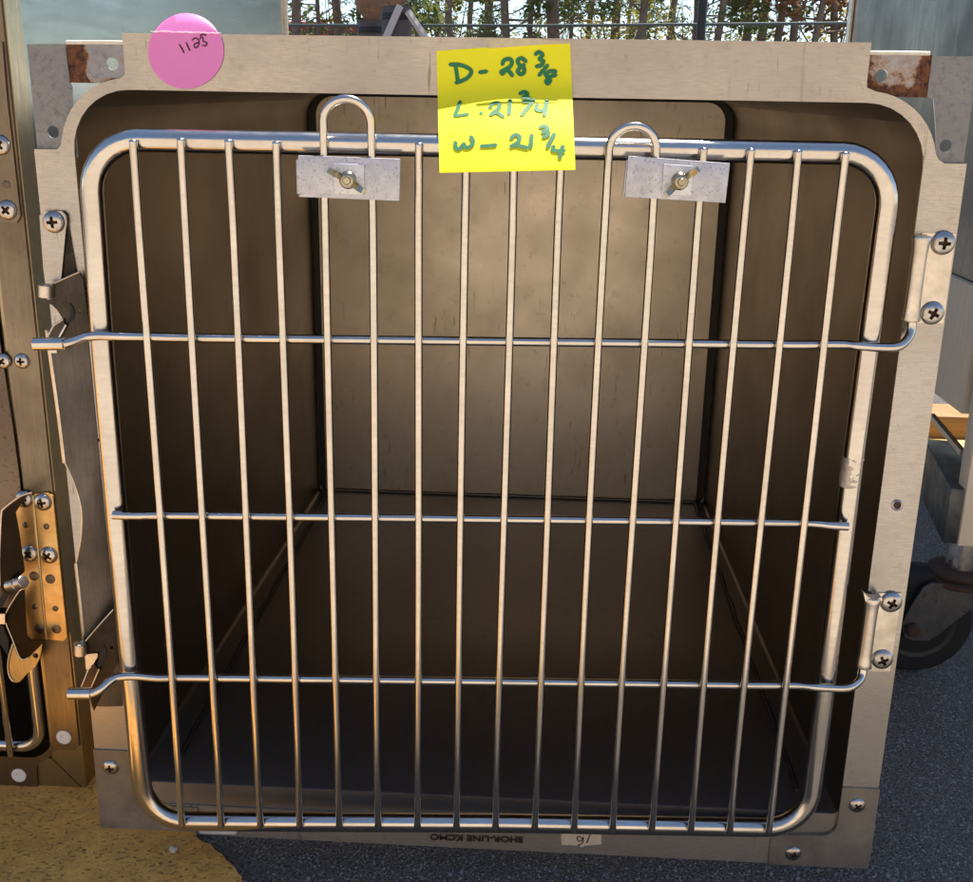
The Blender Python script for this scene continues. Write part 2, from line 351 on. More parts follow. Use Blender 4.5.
def ribbon(bm, pts, width, nrm, lift=0.0, drift=1e-5):
    """pen stroke as a thin ribbon lying on a surface; each step is a hair higher so strokes may cross"""
    nf_ = nrm if callable(nrm) else None
    pts = smooth_path(pts, 5); nrm = Vector((0,-1,0)) if nf_ else Vector(nrm).normalized(); k = len(pts); prev = None
    L = []; 
    for i,p in enumerate(pts):
        t = (pts[min(i+1,k-1)]-pts[max(i-1,0)])
        if nf_: nrm = nf_(i/(k-1))
        if t.length < 1e-9: t = Vector((1,0,0))
        t.normalize(); s = t.cross(nrm).normalized(); ww = width*(.5 + .06*math.sin(i*1.7))
        if i in (0,k-1): ww *= .72
        L.append((p+nrm*(lift+drift*i), s*ww, t))
    c, s, t = L[0]; rows = [(c-t*width*.28, s*.5)]+[(c,s) for c,s,t in L]; c, s, t = L[-1]; rows.append((c+t*width*.28, s*.5))
    for c, s in rows:
        a = bm.verts.new(c-s); b = bm.verts.new(c+s)
        if prev: bm.faces.new((prev[0],prev[1],b,a))
        prev = (a,b)

# ------------------------------------------------------------------ the cage
XR, D = 0.6384, 0.7207
CAGE_LABEL = 'stainless steel animal cage with barred door, yellow note and pink sticker, centre of the photo'
cage = thing('animal_cage', CAGE_LABEL, 'cage', (XR/2, D/2, 0), 'steel animal cages')
outer = ([(0,0),(XR,0),(XR,.561),(.6235,.561),(.6195,.5635)] + arc(.568,.556,.0505,12,84,9) + [(.5670,.6085),(.5665,.612),(.5665,.6366),(.0687,.6355),(.0687,.612),(.0682,.6085)]
         + arc(.0700,.556,.0505,96,168,9) + [(.0190,.5610),(.0165,.5585),(0,.5583)])
opening = rrect(.0285,.610,.029,.599,.042,.012)
bm = BM(); add_plate(bm, outer, 0, .0018, [opening, circ(at(897,505).x, at(897,505).z, .0034), circ(at(98,440).x, at(98,440).z, .0013)])
frame = obj('front_frame', bm, M['frame'], cage, True, 25)
# lettering pressed into the bottom rail (the cage stands on its head, so the lettering does too)
fc = bpy.data.curves.new('txt','FONT'); fc.body = 'SHOR-LINE KCMO'; fc.size = .0082; fc.extrude = .0009; fc.bevel_depth = .00022; fc.bevel_resolution = 2
fo = bpy.data.objects.new('txt', fc); C.objects.link(fo)
bpy.context.view_layer.update(); me = bpy.data.meshes.new_from_object(fo.evaluated_get(bpy.context.evaluated_depsgraph_get()))
bpy.data.objects.remove(fo)
xs = [v.co.x for v in me.vertices]; a0 = at(523,838.6,0); a1 = at(430,835.6,0); sc = (a0-a1).length/(max(xs)-min(xs))
for v in me.vertices:
    x, y, z = v.co; f = (x-min(xs))/(max(xs)-min(xs)); base = a0.lerp(a1, f)
    v.co = Vector((base.x, -.0003-z, base.z - y*sc*.80 + .0020)) - ORG
me.materials.clear(); me.materials.append(M['strip']); me.update()
lo = bpy.data.objects.new('embossed_lettering', me); C.objects.link(lo); lo.parent = frame
# shell
bm = BM(); ra = rrect(.0240,.6145,.012,.6035,.047,.012); rb_ = ra
va = [bm.verts.new((x,.0022,z)) for x,z in ra]; vb = [bm.verts.new((x,D+.016,z)) for x,z in ra]
for i in range(len(va)): bm.faces.new((va[i],va[(i+1)%len(va)],vb[(i+1)%len(vb)],vb[i]))
bm.faces.new(vb); obj('outer_shell', bm, M['shell'], cage)
# lining: lofted from the frame opening to the straight inner box
n = 8
R_ = [(.0018,rrect(.0285,.610,.029,.599,.042,.012)), (.0030,rrect(.0285,.610,.0478,.5990,.042,.005)), (.0050,rrect(.0286,.6099,.0487,.5990,.042,.005)), (.30,rrect(.0340,.6048,.0487,.5995,.037,.005)), (D,rrect(.0435,.596,.0487,.600,.030,.005))]
secs = {'floor_pan':range(n//2, n+1+n//2), 'side_wall':None, 'top_panel':None}
tot = 4*(n+1); segs = {'floor_pan':list(range(n//2, (n+1)+n//2)), 'right':list(range((n+1)+n//2, 2*(n+1)+n//2)), 'top_panel':list(range(2*(n+1)+n//2, 3*(n+1)+n//2)), 'left':list(range(3*(n+1)+n//2, tot+n//2))}
liners = {}
for key, idx in segs.items():
    bm = BM(); rows = [[bm.verts.new((r[i%tot][0], y, r[i%tot][1])) for i in idx+[idx[-1]+1]] for y, r in R_]
    for a, b in zip(rows, rows[1:]):
        for j in range(len(a)-1): bm.faces.new((a[j],a[j+1],b[j+1],b[j]))
    nm = 'side_wall' if key in ('left','right') else key
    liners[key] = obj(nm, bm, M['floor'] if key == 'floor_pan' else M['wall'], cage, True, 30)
bm = BM(); add_plate(bm, rrect(.0425,.597,.045,.602,.03,.013), D+.009, D+.012); obj('rear_liner', bm, M['seam'], cage)
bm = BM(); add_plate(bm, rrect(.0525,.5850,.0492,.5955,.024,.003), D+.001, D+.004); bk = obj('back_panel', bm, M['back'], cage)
for x in (.0568,.583):
    bm = BM(); pts = [(x+.0007*math.sin(i*.9+x*9), .03+(D-.03)*i/60, .0503) for i in range(61)]
    add_tube(bm, pts, [.0020+.0007*random.random() for _ in pts], 8); obj('weld_seam', bm, M['seam'], liners['floor_pan'])
bm = BM(); add_tube(bm, [(.0568+(.5262)*i/30, D-.001, .0503) for i in range(31)], [.0016+.0005*random.random() for _ in range(31)], 8); obj('weld_seam', bm, M['seamlight'], liners['floor_pan'])
# bottom corner gussets
def gusset(outl, scr):
    bm = BM(); add_plate(bm, outl, -.0017, -.0002); g = obj('corner_gusset', bm, M['gusset'], cage, True, 25)
    for px,py in scr: screw(px,py,-.0017,g,.80)
    return g
gusset([(-.0006,-.0002),(.0835,-.0002),(.0835,.0275),(.0440,.0285)]+arc(.0440,.0425,.0140,268,182,8)+[(.0290,.079),(-.0006,.079)], [(111,767)])
gusset([(.5576,-.0004),(.639,-.0004),(.639,.076),(.6095,.076)]+[(.6092,.044)]+arc(.598,.0412,.0112,0,-90,7)+[(.5576,.0288)], [(857,805),(793,853)])
# eyelet in the right stile
e = at(897,505,0); bm = BM(); add_lathe(bm, (e.x,-.0004,e.z), (0,-1,0), [(.0042,-.0004),(.0042,.0006),(.0036,.0010),(.0028,.0006),(.0026,-.001)], 20); ey = obj('eyelet', bm, M['screw'], cage)
bm = BM(); add_lathe(bm, (e.x,.0010,e.z), (0,-1,0), [(.0026,0),(.0026,.0015)], 16); obj('eyelet_shade', bm, M['slot'], ey)  # dark disc stands in for the shade inside the eyelet hole
# top corner brackets behind the frame
def bracket(leg, strip, hole_leg, hole_strip, topa, topb, rmat):
    h1 = at(*hole_leg,.003); h2 = at(*hole_strip,.0045)
    bm = BM(); add_plate(bm, leg, .0030, .0048, [circ(h1.x,h1.z,.0042)]); p = obj('corner_bracket', bm, M['rust_less'], cage, True, 25)
    bm = BM(); add_plate(bm, strip, .0035, .0056, [circ(h2.x,h2.z,.0042)])
    obj('bracket_tab', bm, M[rmat], p, True, 25)
    bm = BM(); add_tube(bm, smooth_path([topa, topa.lerp(topb,.5)+Vector((0,0,.0002)), topb],4), .0015, 8); obj('bracket_lip', bm, M['sunlit_lip'], p)
M['sunlit_lip'] = simple('sunlit_edge', (.66,.60,.50), .6, .2, .35, 120, .4)  # pale colour stands in for sun caught on the rolled edge
zt = .6281
bracket([(.0010,.553),(.030,.553),(.0295,.600),(.0285,.603),(.0275,zt),(.0010,zt-.0006)], [(.0282,.603),(.062,.603),(.0700,.609),(.0735,.6285),(.0282,.6282)], (53,132), (113,64), Vector((.0282,.0042,zt+.0008)), Vector((.0735,.0042,zt+.0012)), 'rust_left')
bracket([(.6075,.6035),(.6120,.602),(.6155,.586),(.6190,.566),(.6235,.5595),(.6372,.5595),(.6378,.6292),(.6075,.6290)], [(.5620,.6295),(.5620,.609),(.572,.603),(.6085,.603),(.6078,.6296)], (946,146), (881,76), Vector((.5620,.0042,.6302)), Vector((.6060,.0042,.6304)), 'rust_right')

# ------------------------------------------------------------------ the door (hangs ajar on the right-hand hinges)
ANG, Y0, SK = .0585, -.018, .00386
CA, SA = math.cos(ANG), math.sin(ANG)
def dp(u, v, w): return Vector((.56-(.56-u)*CA+SK*v+w*SA, Y0-(.56-u)*SA-w*CA, v))
def dpx(px, py, w):
    o = Vector((.56,Y0,0))+Vector((SA,-CA,0))*w; nn = Vector((SA,-CA,0)); d = ray(px,py); return CAM+d*((o-CAM).dot(nn)/d.dot(nn))
def duv(px, py, w):
    P = dpx(px,py,w); d = P-(Vector((.56,Y0,0))+Vector((SA,-CA,0))*w); return (.56+d.x*CA+d.y*SA-SK*P.z, P.z)
wc = -.0105
def carc(cu, cv, r, a0, a1, k=8): return [(u,v) for u,v in arc(cu,cv,r,a0,a1,k)]
l0, l1, l2 = duv(91.8,200,wc), duv(115.5,500,wc), duv(138,745,wc); q0, q1, q2 = duv(887.5,205,wc), duv(854.5,450,wc), duv(818.5,740,wc)
t0_, t1_, t2_ = duv(200,141.3,wc), duv(450,145.8,wc), duv(790,152.3,wc); b0_, b1_, b2_ = duv(250,821.5,wc), duv(500,822.8,wc), duv(750,827,wc)
rt_ = .0345
path = [l2, (l1[0]+.0003,(l1[1]+l2[1])/2), l1, ((l0[0]+l1[0])/2-.0006,(l0[1]+l1[1])/2)] + carc(l0[0]+rt_+.0006, t0_[1]-rt_, rt_, 178, 90) + [t0_, t1_, t2_] + carc(q0[0]-rt_-.0004, t2_[1]-rt_, rt_, 90, 1) + [q1, ((q1[0]+q2[0])/2+.0004,(q1[1]+q2[1])/2), q2] + carc(q2[0]-rt_, b2_[1]+rt_, rt_, -1, -90) + [b2_, b1_, b0_] + carc(l2[0]+rt_+.0004, b0_[1]+rt_, rt_, 270, 182)
bm = BM(); add_tube(bm, [dp(u,v,wc) for u,v in path], .0076, 20, closed=True); door = obj('door', bm, M['tube'], cage, True, 60)
BU = [.08462+.031065*i for i in range(16)]; rb = .0028; ZB, ZT = .04245, .5688
def bar_obj(pts, r=rb, nm='bar', mat='rod', n_=12):
    bm = BM(); add_tube(bm, pts, r, n_); return obj(nm, bm, M[mat], door, True, 50)
def wob(u, v, i): return dp(u + .0005*math.sin(v*7+i*2.1), v, .0)
loops = {4:duv(349,99,.003)[1]-.0155, 10:duv(632,126,.003)[1]-.0155}
i = 0
while i < 16:
    u = BU[i]
    if i in loops:
        cu = (u+BU[i+1])/2; r = (BU[i+1]-u)/2; zc = loops[i]
        L = [dp(u+.0003,ZB,0)]+[wob(u,ZB+(zc-ZB)*k/8,i) for k in range(1,8)]
        L += [dp(cu+r*math.cos(math.radians(180-180*k/16)), zc+r*math.sin(math.radians(180*k/16)), .0035*math.sin(math.radians(180*k/16))+.0005) for k in range(17)]
        L += [wob(BU[i+1],ZB+(zc-ZB)*k/8,i+1) for k in range(7,0,-1)]+[dp(BU[i+1],ZB,0)]
        bar_obj(L, rb, 'looped_bar'); i += 2; continue
    t0, t1 = ZB+random.uniform(-.0010,.0010), ZT+random.uniform(-.0008,.0008)
    L = [dp(u,t0,0), dp(u,t0+.0008,0), dp(u,t0+.0022,0)]+[wob(u,t0+(t1-t0)*k/10,i) for k in range(1,10)]+[dp(u,t1-.0022,0),dp(u,t1-.0008,0),dp(u,t1,0)]
    bar_obj(L, [rb*.75]+[rb]*(len(L)-2)+[rb*.75]); i += 1
# cross rods behind the bars, jogged over the tube
def rod(leftp, v, rightp, vr, nm='cross_rod'):
    v = duv(300,leftp[0],-.0063)[1]; vr = duv(790,vr,-.0063)[1]; leftp = leftp[1]
    mid = [dp(.13+(.53-.13)*k/6, v+(vr-v)*k/6, -.0063) for k in range(7)]
    pts = [dpx(*p) for p in leftp]+mid+[dpx(*p) for p in rightp]
    return bar_obj(smooth_path(pts,6), .0032, nm)
r1 = rod([339.5,[(44,344,.0125),(62,344,.0125),(72,342,.010),(84,337.5,.004),(98,336,.0015),(120,336.5,.0005),(150,337,-.004),(172,337.6,-.0063)]], .4312, [(840,344.5,-.0045),(858,346,.0004),(880,347.5,.001),(897,347,.0016),(906,341,-.003),(911,331,-.0075),(912,316,-.0093)], 344.8)
r2 = rod([517,[(113,515,.0008),(124,515.6,.0006),(140,515.8,-.003),(160,515.5,-.0063)]], .2957, [(800,523,-.0060),(818,524,-.002),(832,525.5,.0006),(848,526.5,.0006)], 522.8)
r3 = rod([679,[(76,693.5,.0125),(92,693.5,.0125),(101,689,.0115),(110,681,.007),(118,677.2,.003),(135,676.2,.0006),(158,678,-.003),(182,677.6,-.0063)]], .1595, [(795,685.3,-.0055),(815,687,.0003),(835,688.2,.001),(849,687.5,.0016),(858,682,-.003),(862.5,674,-.0075),(864.5,660,-.0093)], 685.6)
for r_, (a, b) in ((r1,((33.5,344),(65,343.6))),(r3,((68.5,693.6),(91.5,693.6)))):
    bm = BM(); p0, p1 = dpx(*a,.0125), dpx(*b,.0125); add_tube(bm, [p0,p0.lerp(p1,.02),p0.lerp(p1,.98),p1], [.0036,.0045,.0045,.0038], 16); obj('rod_sleeve', bm, M['rod'], door, True, 40)
# scuffed weld scar on the right stile of the door
bm = BM(); pts = [dpx(853.5-5*k/22, 456+30*k/22, -.0105) for k in range(23)]; add_tube(bm, pts, [.0070]+[.00745]*21+[.0070], 28)
for v_ in bm.verts: nz = noise.noise(v_.co*330)+.5*noise.noise(v_.co*800); v_.co += Vector((nz*.4,-nz,nz*.3))*.0011
obj('weld_scar', bm, simple('scuffed_weld', (.55,.48,.40), .5, .8, .45, 500, .6, .001), door)

# ------------------------------------------------------------------ hinges on the right stile
def hinge(leaf, axis_top, axis_bot, scr, r):
    bm = BM(); add_plate(bm, pxy(leaf,-.001), -.0014, -.0001); h = obj('hinge', bm, M['hinge'], cage, True, 25)
    a, b = at(*axis_top,-.0085), at(*axis_bot,-.0085)
    bm = BM(); pts = [a.lerp(b,t) for t in (0,.015,.08,.2,.5,.8,.93,.985,1)]
    add_tube(bm, pts, [r*1.12,r*1.24,r*1.1,r,r*.98,r,r*1.08,r*1.22,r*1.1], 20)
    o1 = Vector((r*.62,.0025,0)); o2 = Vector((r*1.10,.0068,0)); v4 = [bm.verts.new(p) for p in (a+o1,b+o1,b+o2,a+o2)]; bm.faces.new(v4); obj('hinge_knuckle', bm, M['hinge'], h, True, 50)
    for s in scr: screw(s[0],s[1],-.0014,h,1.0)
    return h
hinge([(922,233),(955.5,234),(943,323),(912,323)], (922,236), (910.5,321), [(943,243),(932,313)], .0052)
hinge([(872,593),(901.5,593),(890,671),(864,671)], (873,597), (863.5,667), [(891,602),(882,659)], .0050)
bm = BM(); q = at(866,590,-.004); add_plate(bm, pxy([(862,590),(867,595),(873,597.5),(880,595),(881,598),(873,602),(864,599)],-.008), -.012,-.004); obj('hinge_lip', bm, M['hinge'], cage)

# ------------------------------------------------------------------ latch strip and catches on the left stile
def strip_pt(px, py, y): return at(px,py,y)
ledge = [(47.5,330),(50.3,353),(58.5,411),(64.8,462.6),(72,478),(78,495),(81.6,512),(81.3,535),(78.5,552),(76.2,563),(80,598),(84.4,640),(93,706)]
bm = BM(); prev = None; rows = []
for px, py in ledge:
    t = (py-272.5)/(609-272.5); rx = 81.6+ (113.5-81.6)*t
    L = at(px,py,-.0085); Rr = at(rx,py,-.0008)
    rows.append((bm.verts.new(L+Vector((-.0002,.0022,0))), bm.verts.new(L), bm.verts.new(L.lerp(Rr,.45)+Vector((0,-.001,0))), bm.verts.new(Rr), bm.verts.new(Rr+Vector((0,.0007,0)))))
for a, b in zip(rows, rows[1:]):
    for j in range(4): bm.faces.new((a[j],a[j+1],b[j+1],b[j]))
st = obj('latch_strip', bm, M['strip'], cage, True, 30)
# bright sheared edge of the strip
bm = BM(); add_tube(bm, smooth_path([at(px-.4,py,-.0083) for px,py in ledge[:4]],3), .0014, 6); add_tube(bm, smooth_path([at(px-.3,py,-.0083) for px,py in ledge[9:]],3), .0014, 6)
add_tube(bm, smooth_path([at(px,py,-.0083) for px,py in ledge[3:10]],3), .0006, 6); obj('strip_edge', bm, M['hinge'], st)
# tab with its screw
bm = BM(); add_plate(bm, pxy([(40,216),(43,211),(62,211),(66,215),(67,222),(62,276),(58,300),(48,300),(44,270)],-.003), -.0040,-.0022); tb = obj('latch_tab', bm, M['frame'], cage, True, 25); screw(54,222,-.0040,tb,.95)
def zz(lst, x0, y0, s): return [(x0+a/s, y0+b/s) for a,b in lst]
bm = BM(); add_plate(bm, pxy([(65,222),(68,226),(71,245),(76,273),(60,280),(62,255)],-.0015), -.0021, -.0004); obj('tab_shadow', bm, M['latch_dark'], tb)  # dark plate laid where the tab's shadow falls
# upper catch: folded plate with the hooked mouth that the rod drops into
pl = zz([(228,166),(330,120),(415,84),(440,130),(462,300),(490,498),(430,520),(275,545),(268,535),(322,447),(310,420),(265,350),(228,312),(200,300),(176,282),(225,268)],20,260,6.95)
bm = BM(); add_plate(bm, pxy(pl,-.0135), -.0145,-.0131, [circ(at(80.2,311,-.0135).x, at(80.2,311,-.0135).z, .0014,10)]); c1 = obj('latch_catch', bm, M['latch'], cage, True, 25)
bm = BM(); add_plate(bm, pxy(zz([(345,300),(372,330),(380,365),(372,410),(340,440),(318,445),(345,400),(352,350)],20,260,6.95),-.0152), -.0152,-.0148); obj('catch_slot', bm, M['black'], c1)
bm = BM(); a, b = at(46,284.5,-.016), at(46,297.5,-.016); add_tube(bm,[a,a.lerp(b,.06),a.lerp(b,.94),b],[.0046,.0053,.0053,.0046],16); obj('catch_nose', bm, M['hinge'], c1, True, 40)
bm = BM(); add_plate(bm, pxy(zz([(190,530),(232,455),(300,415),(322,447),(285,510),(268,545)],20,260,6.95),-.0150), -.0165,-.0149); obj('catch_arm', bm, M['latch'], c1, True, 25)
bm = BM(); add_tube(bm, [at(*p,-.0168) for p in zz([(192,532),(233,456),(300,412)],20,260,6.95)], .0007, 6); obj('catch_edge', bm, M['hinge'], c1)
bm = BM(); add_tube(bm, [at(*p,-.0168) for p in zz([(268,545),(320,450)],20,260,6.95)], .0007, 6); obj('catch_edge', bm, M['hinge'], c1); bm = BM()
add_tube(bm, [at(*p,-.0148) for p in zz([(228,164),(330,119),(415,82)],20,260,6.95)], .0006, 6); obj('catch_edge', bm, M['hinge'], c1)
bm = BM(); add_plate(bm, pxy([(49,346),(57,346),(57,353),(49,353)],-.014), -.0145,-.013); obj('catch_tongue', bm, M['hinge'], c1)
# lower catch
pl = zz([(225,385),(310,285),(400,188),(420,300),(432,520),(380,610),(280,822),(262,770),(256,680),(290,565),(318,520),(300,460),(228,470)],50,580,6.3)
bm = BM(); add_plate(bm, pxy(pl,-.0135), -.0145,-.0131, [circ(at(112,647,-.0135).x, at(112,647,-.0135).z, .0014,10)]); c2 = obj('latch_catch', bm, M['latch_dark'], cage, True, 25)
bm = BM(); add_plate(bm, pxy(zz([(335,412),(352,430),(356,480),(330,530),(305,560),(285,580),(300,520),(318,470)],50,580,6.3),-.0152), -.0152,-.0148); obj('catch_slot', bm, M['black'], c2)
bm = BM(); a, b = at(80.5,643,-.016), at(80.5,654.5,-.016); add_tube(bm,[a,a.lerp(b,.06),a.lerp(b,.94),b],[.0044,.0052,.0052,.0044],16); obj('catch_nose', bm, M['hinge'], c2, True, 40)
bm = BM(); add_plate(bm, pxy(zz([(222,467),(300,460),(302,480),(255,560),(228,560)],50,580,6.3),-.0155), -.0160,-.0150); obj('catch_tongue', bm, M['hinge'], c2)
bm = BM(); add_plate(bm, pxy(zz([(200,670),(245,560),(280,520),(318,565),(270,680)],50,580,6.3),-.0150), -.0165,-.0149); obj('catch_arm', bm, M['latch'], c2, True, 25)
bm = BM(); add_tube(bm, [at(*p,-.0168) for p in zz([(200,672),(245,560),(262,545)],50,580,6.3)], .0007, 6); obj('catch_edge', bm, M['hinge'], c2)
bm = BM(); add_tube(bm, [at(*p,-.0168) for p in zz([(262,675),(312,560)],50,580,6.3)], .0007, 6); obj('catch_edge', bm, M['hinge'], c2); bm = BM()
add_tube(bm, [at(*p,-.0148) for p in zz([(225,384),(310,284),(400,186)],50,580,6.3)], .0006, 6); obj('catch_edge', bm, M['hinge'], c2)

# ------------------------------------------------------------------ zinc clamps with wing nuts, screwed across the bars
def clamp(corners, wsq, nut, wing_ang, label):
    cc = dpx(*nut, .004); t = thing('bar_clamp', label, 'clamp', cc, 'zinc clamps on the door bars')
    def slab(nm, pts, w0, w1, mat, parent, bev=.00022):
        bm = BM(); P0 = [dpx(a,b,w1) for a,b in pts]; off = Vector((SA,-CA,0))*(w0-w1)
        f = [bm.verts.new(p) for p in P0]; g = [bm.verts.new(p+off) for p in P0]
        fs = [bm.faces.new(f), bm.faces.new(g[::-1])]+[bm.faces.new((f[i],g[i],g[(i+1)%4],f[(i+1)%4])) for i in range(4)]
        bmesh.ops.bevel(bm, geom=list(bm.edges), offset=bev, segments=2, profile=.5, affect='EDGES')
        return obj(nm, bm, M[mat], parent, True, 30)
    fp = slab('front_plate', corners, .0033, .0058, 'clamp', t)
    slab('rear_plate', [(corners[0][0]-2,corners[0][1]+4),(corners[1][0]-2,corners[1][1]+1),(corners[2][0]-3,corners[2][1]-3),(corners[3][0]-2,corners[3][1]-3)], -.0062, -.0036, 'clamp', t)
    slab('square_washer', wsq, .0059, .0075, 'washer', t, .0004)
    o = dpx(*nut,.0072); ax = Vector((SA,-CA,0)); bm = BM()
    add_lathe(bm, o, ax, [(.0058,-.0001),(.0058,.0015),(.0050,.0024),(.0040,.0062),(.0030,.0066)], 22)
    ux = Vector((CA,SA,0)); uz = Vector((0,0,1)); wa = math.radians(wing_ang)
    for s in (1,-1):
        d = ux*math.cos(wa)*s+uz*math.sin(wa)*s; pn = ax.cross(d)
        prof = [(.0030,.0010,.0042),(.0050,.0014,.0052),(.0085,.0034,.0082),(.0118,.0060,.0108),(.0136,.0074,.0100)]
        rr = []
        for l, h0, h1 in prof:
            tk = .0021 if l < .011 else .0017
            rr.append([bm.verts.new(o+d*l+ax*h+pn*k*tk) for h,k in ((h0,-1),(h0,1),(h1,1),(h1,-1))])
        for a, b in zip(rr, rr[1:]):
            for j in range(4): bm.faces.new((a[j],a[(j+1)%4],b[(j+1)%4],b[j]))
        bm.faces.new(rr[0]); bm.faces.new(rr[-1])
    obj('wing_nut', bm, M['zinc'], t, True, 40)
    bm = BM(); add_lathe(bm, o, ax, [(.0026,.004),(.0026,.0086),(.0021,.0092)], 14); obj('bolt', bm, M['zinc'], t, True, 40)
clamp([(298,155.5),(400,159),(399.5,201),(299,197)], [(333.5,163.5),(364,164.5),(364,195),(334,194)], (348,180), -30, 'level zinc clamp plate under the taller wire loop, left of the yellow note')
clamp([(628.5,156),(730,163.5),(725.5,203),(625,197)], [(664,164),(693.5,166),(691,196),(662,194.5)], (679.5,181.2), 40, 'tilted zinc clamp plate beside the lower wire loop, right of the yellow note')

# ------------------------------------------------------------------ yellow note
note_c = [(436.5,51),(570,41.5),(575.5,170),(439.5,173)]
YT = [(0,-.0012),(.2,-.0016),(.30,-.0030),(.38,-.0070),(.44,-.0115),(.5,-.0165),(.62,-.0285),(.72,-.0360),(.82,-.0420),(1,-.0520)]
def yprof(t):
    for (a,b),(c,d) in zip(YT,YT[1:]):
        if t <= c: f = (t-a)/(c-a); return b+(d-b)*f
    return YT[-1][1]
def ysm(t): return sum(yprof(min(1,max(0,t+d))) for d in (-.05,-.025,0,.025,.05))/5
def note_px(s, t):
    a, b, c, d = [Vector((p[0],p[1])) for p in note_c]
    p = a.lerp(b,s).lerp(d.lerp(c,s),t); edge = math.sin(PI*t)*(1.5*(s-.5))
    return p.x+edge*0, p.y
def note_pt(s, t, lift=0.0):
    px, py = note_px(s,t); cu = -.0012*math.sin(PI*s)*t + .0010*math.sin(s*7+t*4)*t*(1-t)
    return at(px, py, ysm(t+.035*math.sin(PI*s)*(1-t)*1.0-.02)+cu-lift)
noteo = at(506,108,-.004); nt_ = thing('sticky_note', 'yellow paper note with handwritten green measurements stuck on the top rail', 'note', noteo)
bm = BM(); ns, ntt = 28, 96; g = [[bm.verts.new(note_pt(i/ns,j/ntt)) for i in range(ns+1)] for j in range(ntt+1)]
for j in range(ntt):
    for i in range(ns): bm.faces.new((g[j][i],g[j][i+1],g[j+1][i+1],g[j+1][i]))
r = bmesh.ops.extrude_face_region(bm, geom=bm.faces[:])
for v in [q for q in r['geom'] if isinstance(q, bmesh.types.BMVert)]: v.co.y += .00025
obj('paper', bm, M['yellow'], nt_, True, 60)
def inv_note(zx, zy):                       # zoomed reading (5.88 x) -> note coordinates
    px, py = 430+zx/5.88, 35+zy/5.88; s, t = .5, .5
    for _ in range(12):
        x, y = note_px(s,t); a,b,c,d = note_c; wx = (b[0]-a[0]); hy = 125; s += (px-x)/wx; t += (py-y)/hy
    return s, t
STR = [[(150,180),(158,230),(165,278)],[(116,175),(165,175),(215,190),(243,214),(228,246),(195,268),(152,283)],[(290,221),(335,215)],
 [(425,176),(436,150),(468,142),(482,160),(470,188),(440,206),(420,218),(428,228),(448,206),(468,218),(486,243)],
 [(566,158),(540,138),(516,150),(524,175),(552,196),(552,222),(532,232),(516,216),(530,192),(556,176)],
 [(618,116),(640,102),(662,118),(645,142),(666,156),(652,180),(624,186)],[(692,178),(640,240)],[(742,216),(708,214),(680,232),(694,250),(706,270),(692,288),(684,272),(712,246),(742,236)],
 [(178,392),(165,432),(150,476),(190,473),(224,468)],[(297,460),(304,464)],[(354,432),(368,406),(402,402),(408,426),(384,450),(358,474),(392,460),(432,484)],[(471,383),(465,470)],
 [(528,350),(552,336),(572,350),(548,370),(578,370),(576,392),(546,396)],[(612,380),(576,428),(538,476)],[(630,410),(626,440),(650,450),(684,436)],[(688,386),(672,478)],
 [(150,632),(152,664),(172,674),(192,652),(200,646),(208,664),(236,660),(254,634),(240,600)],[(300,657),(345,655),(390,650)],[(476,614),(500,590),(526,602),(516,634),(476,660),(500,652),(536,658),(576,668)],[(598,590),(592,666)],
 [(646,548),(674,540),(692,556),(664,574),(694,576),(690,594),(664,604)],[(732,584),(710,622),(690,664)],[(728,656),(722,680),(752,684),(792,684)],[(782,656),(770,690),(764,726)]]
bm = BM()
def note_n(st):
    a = note_pt(st[0]+.01,st[1])-note_pt(st[0]-.01,st[1]); b = note_pt(st[0],st[1]-.012)-note_pt(st[0],st[1]+.012); q = a.cross(b).normalized()
    return q if q.y < 0 else -q
for k, s_ in enumerate(STR):
    ST_ = [inv_note(p.x,p.y) for p in smooth_path([(p[0],p[1],0) for p in s_],3)]; NN = [note_n(q) for q in ST_]
    ribbon(bm, [note_pt(*q) for q in ST_], .0027, (lambda f, NN=NN: NN[min(len(NN)-1,int(round(f*(len(NN)-1))))]), .00026+.00002*k, 1.5e-6)
obj('handwriting', bm, M['green'], nt_, False)
tp = thing('tape_piece', 'torn yellowed strip of tape along the rail edge above the yellow note', 'tape', at(530,42,-.002))
bm = BM(); up = [(489,43),(493,39.5),(505,38.3),(520,38.6),(536,38.4),(552,40.5),(569.5,41)]; dn = [(488,48.5),(496,48),(508,47.2),(522,46.2),(538,45),(554,44.2),(569.5,43.6)]
ra = [bm.verts.new(at(x,y,-.0020)) for x,y in up]; rb2 = [bm.verts.new(at(x,y,-.0024)) for x,y in dn]
for i in range(len(up)-1): bm.faces.new((ra[i],ra[i+1],rb2[i+1],rb2[i]))
r = bmesh.ops.extrude_face_region(bm, geom=bm.faces[:])
for v in [q for q in r['geom'] if isinstance(q, bmesh.types.BMVert)]: v.co.y -= .0003
obj('tape_strip', bm, M['cleartape'], tp, False)

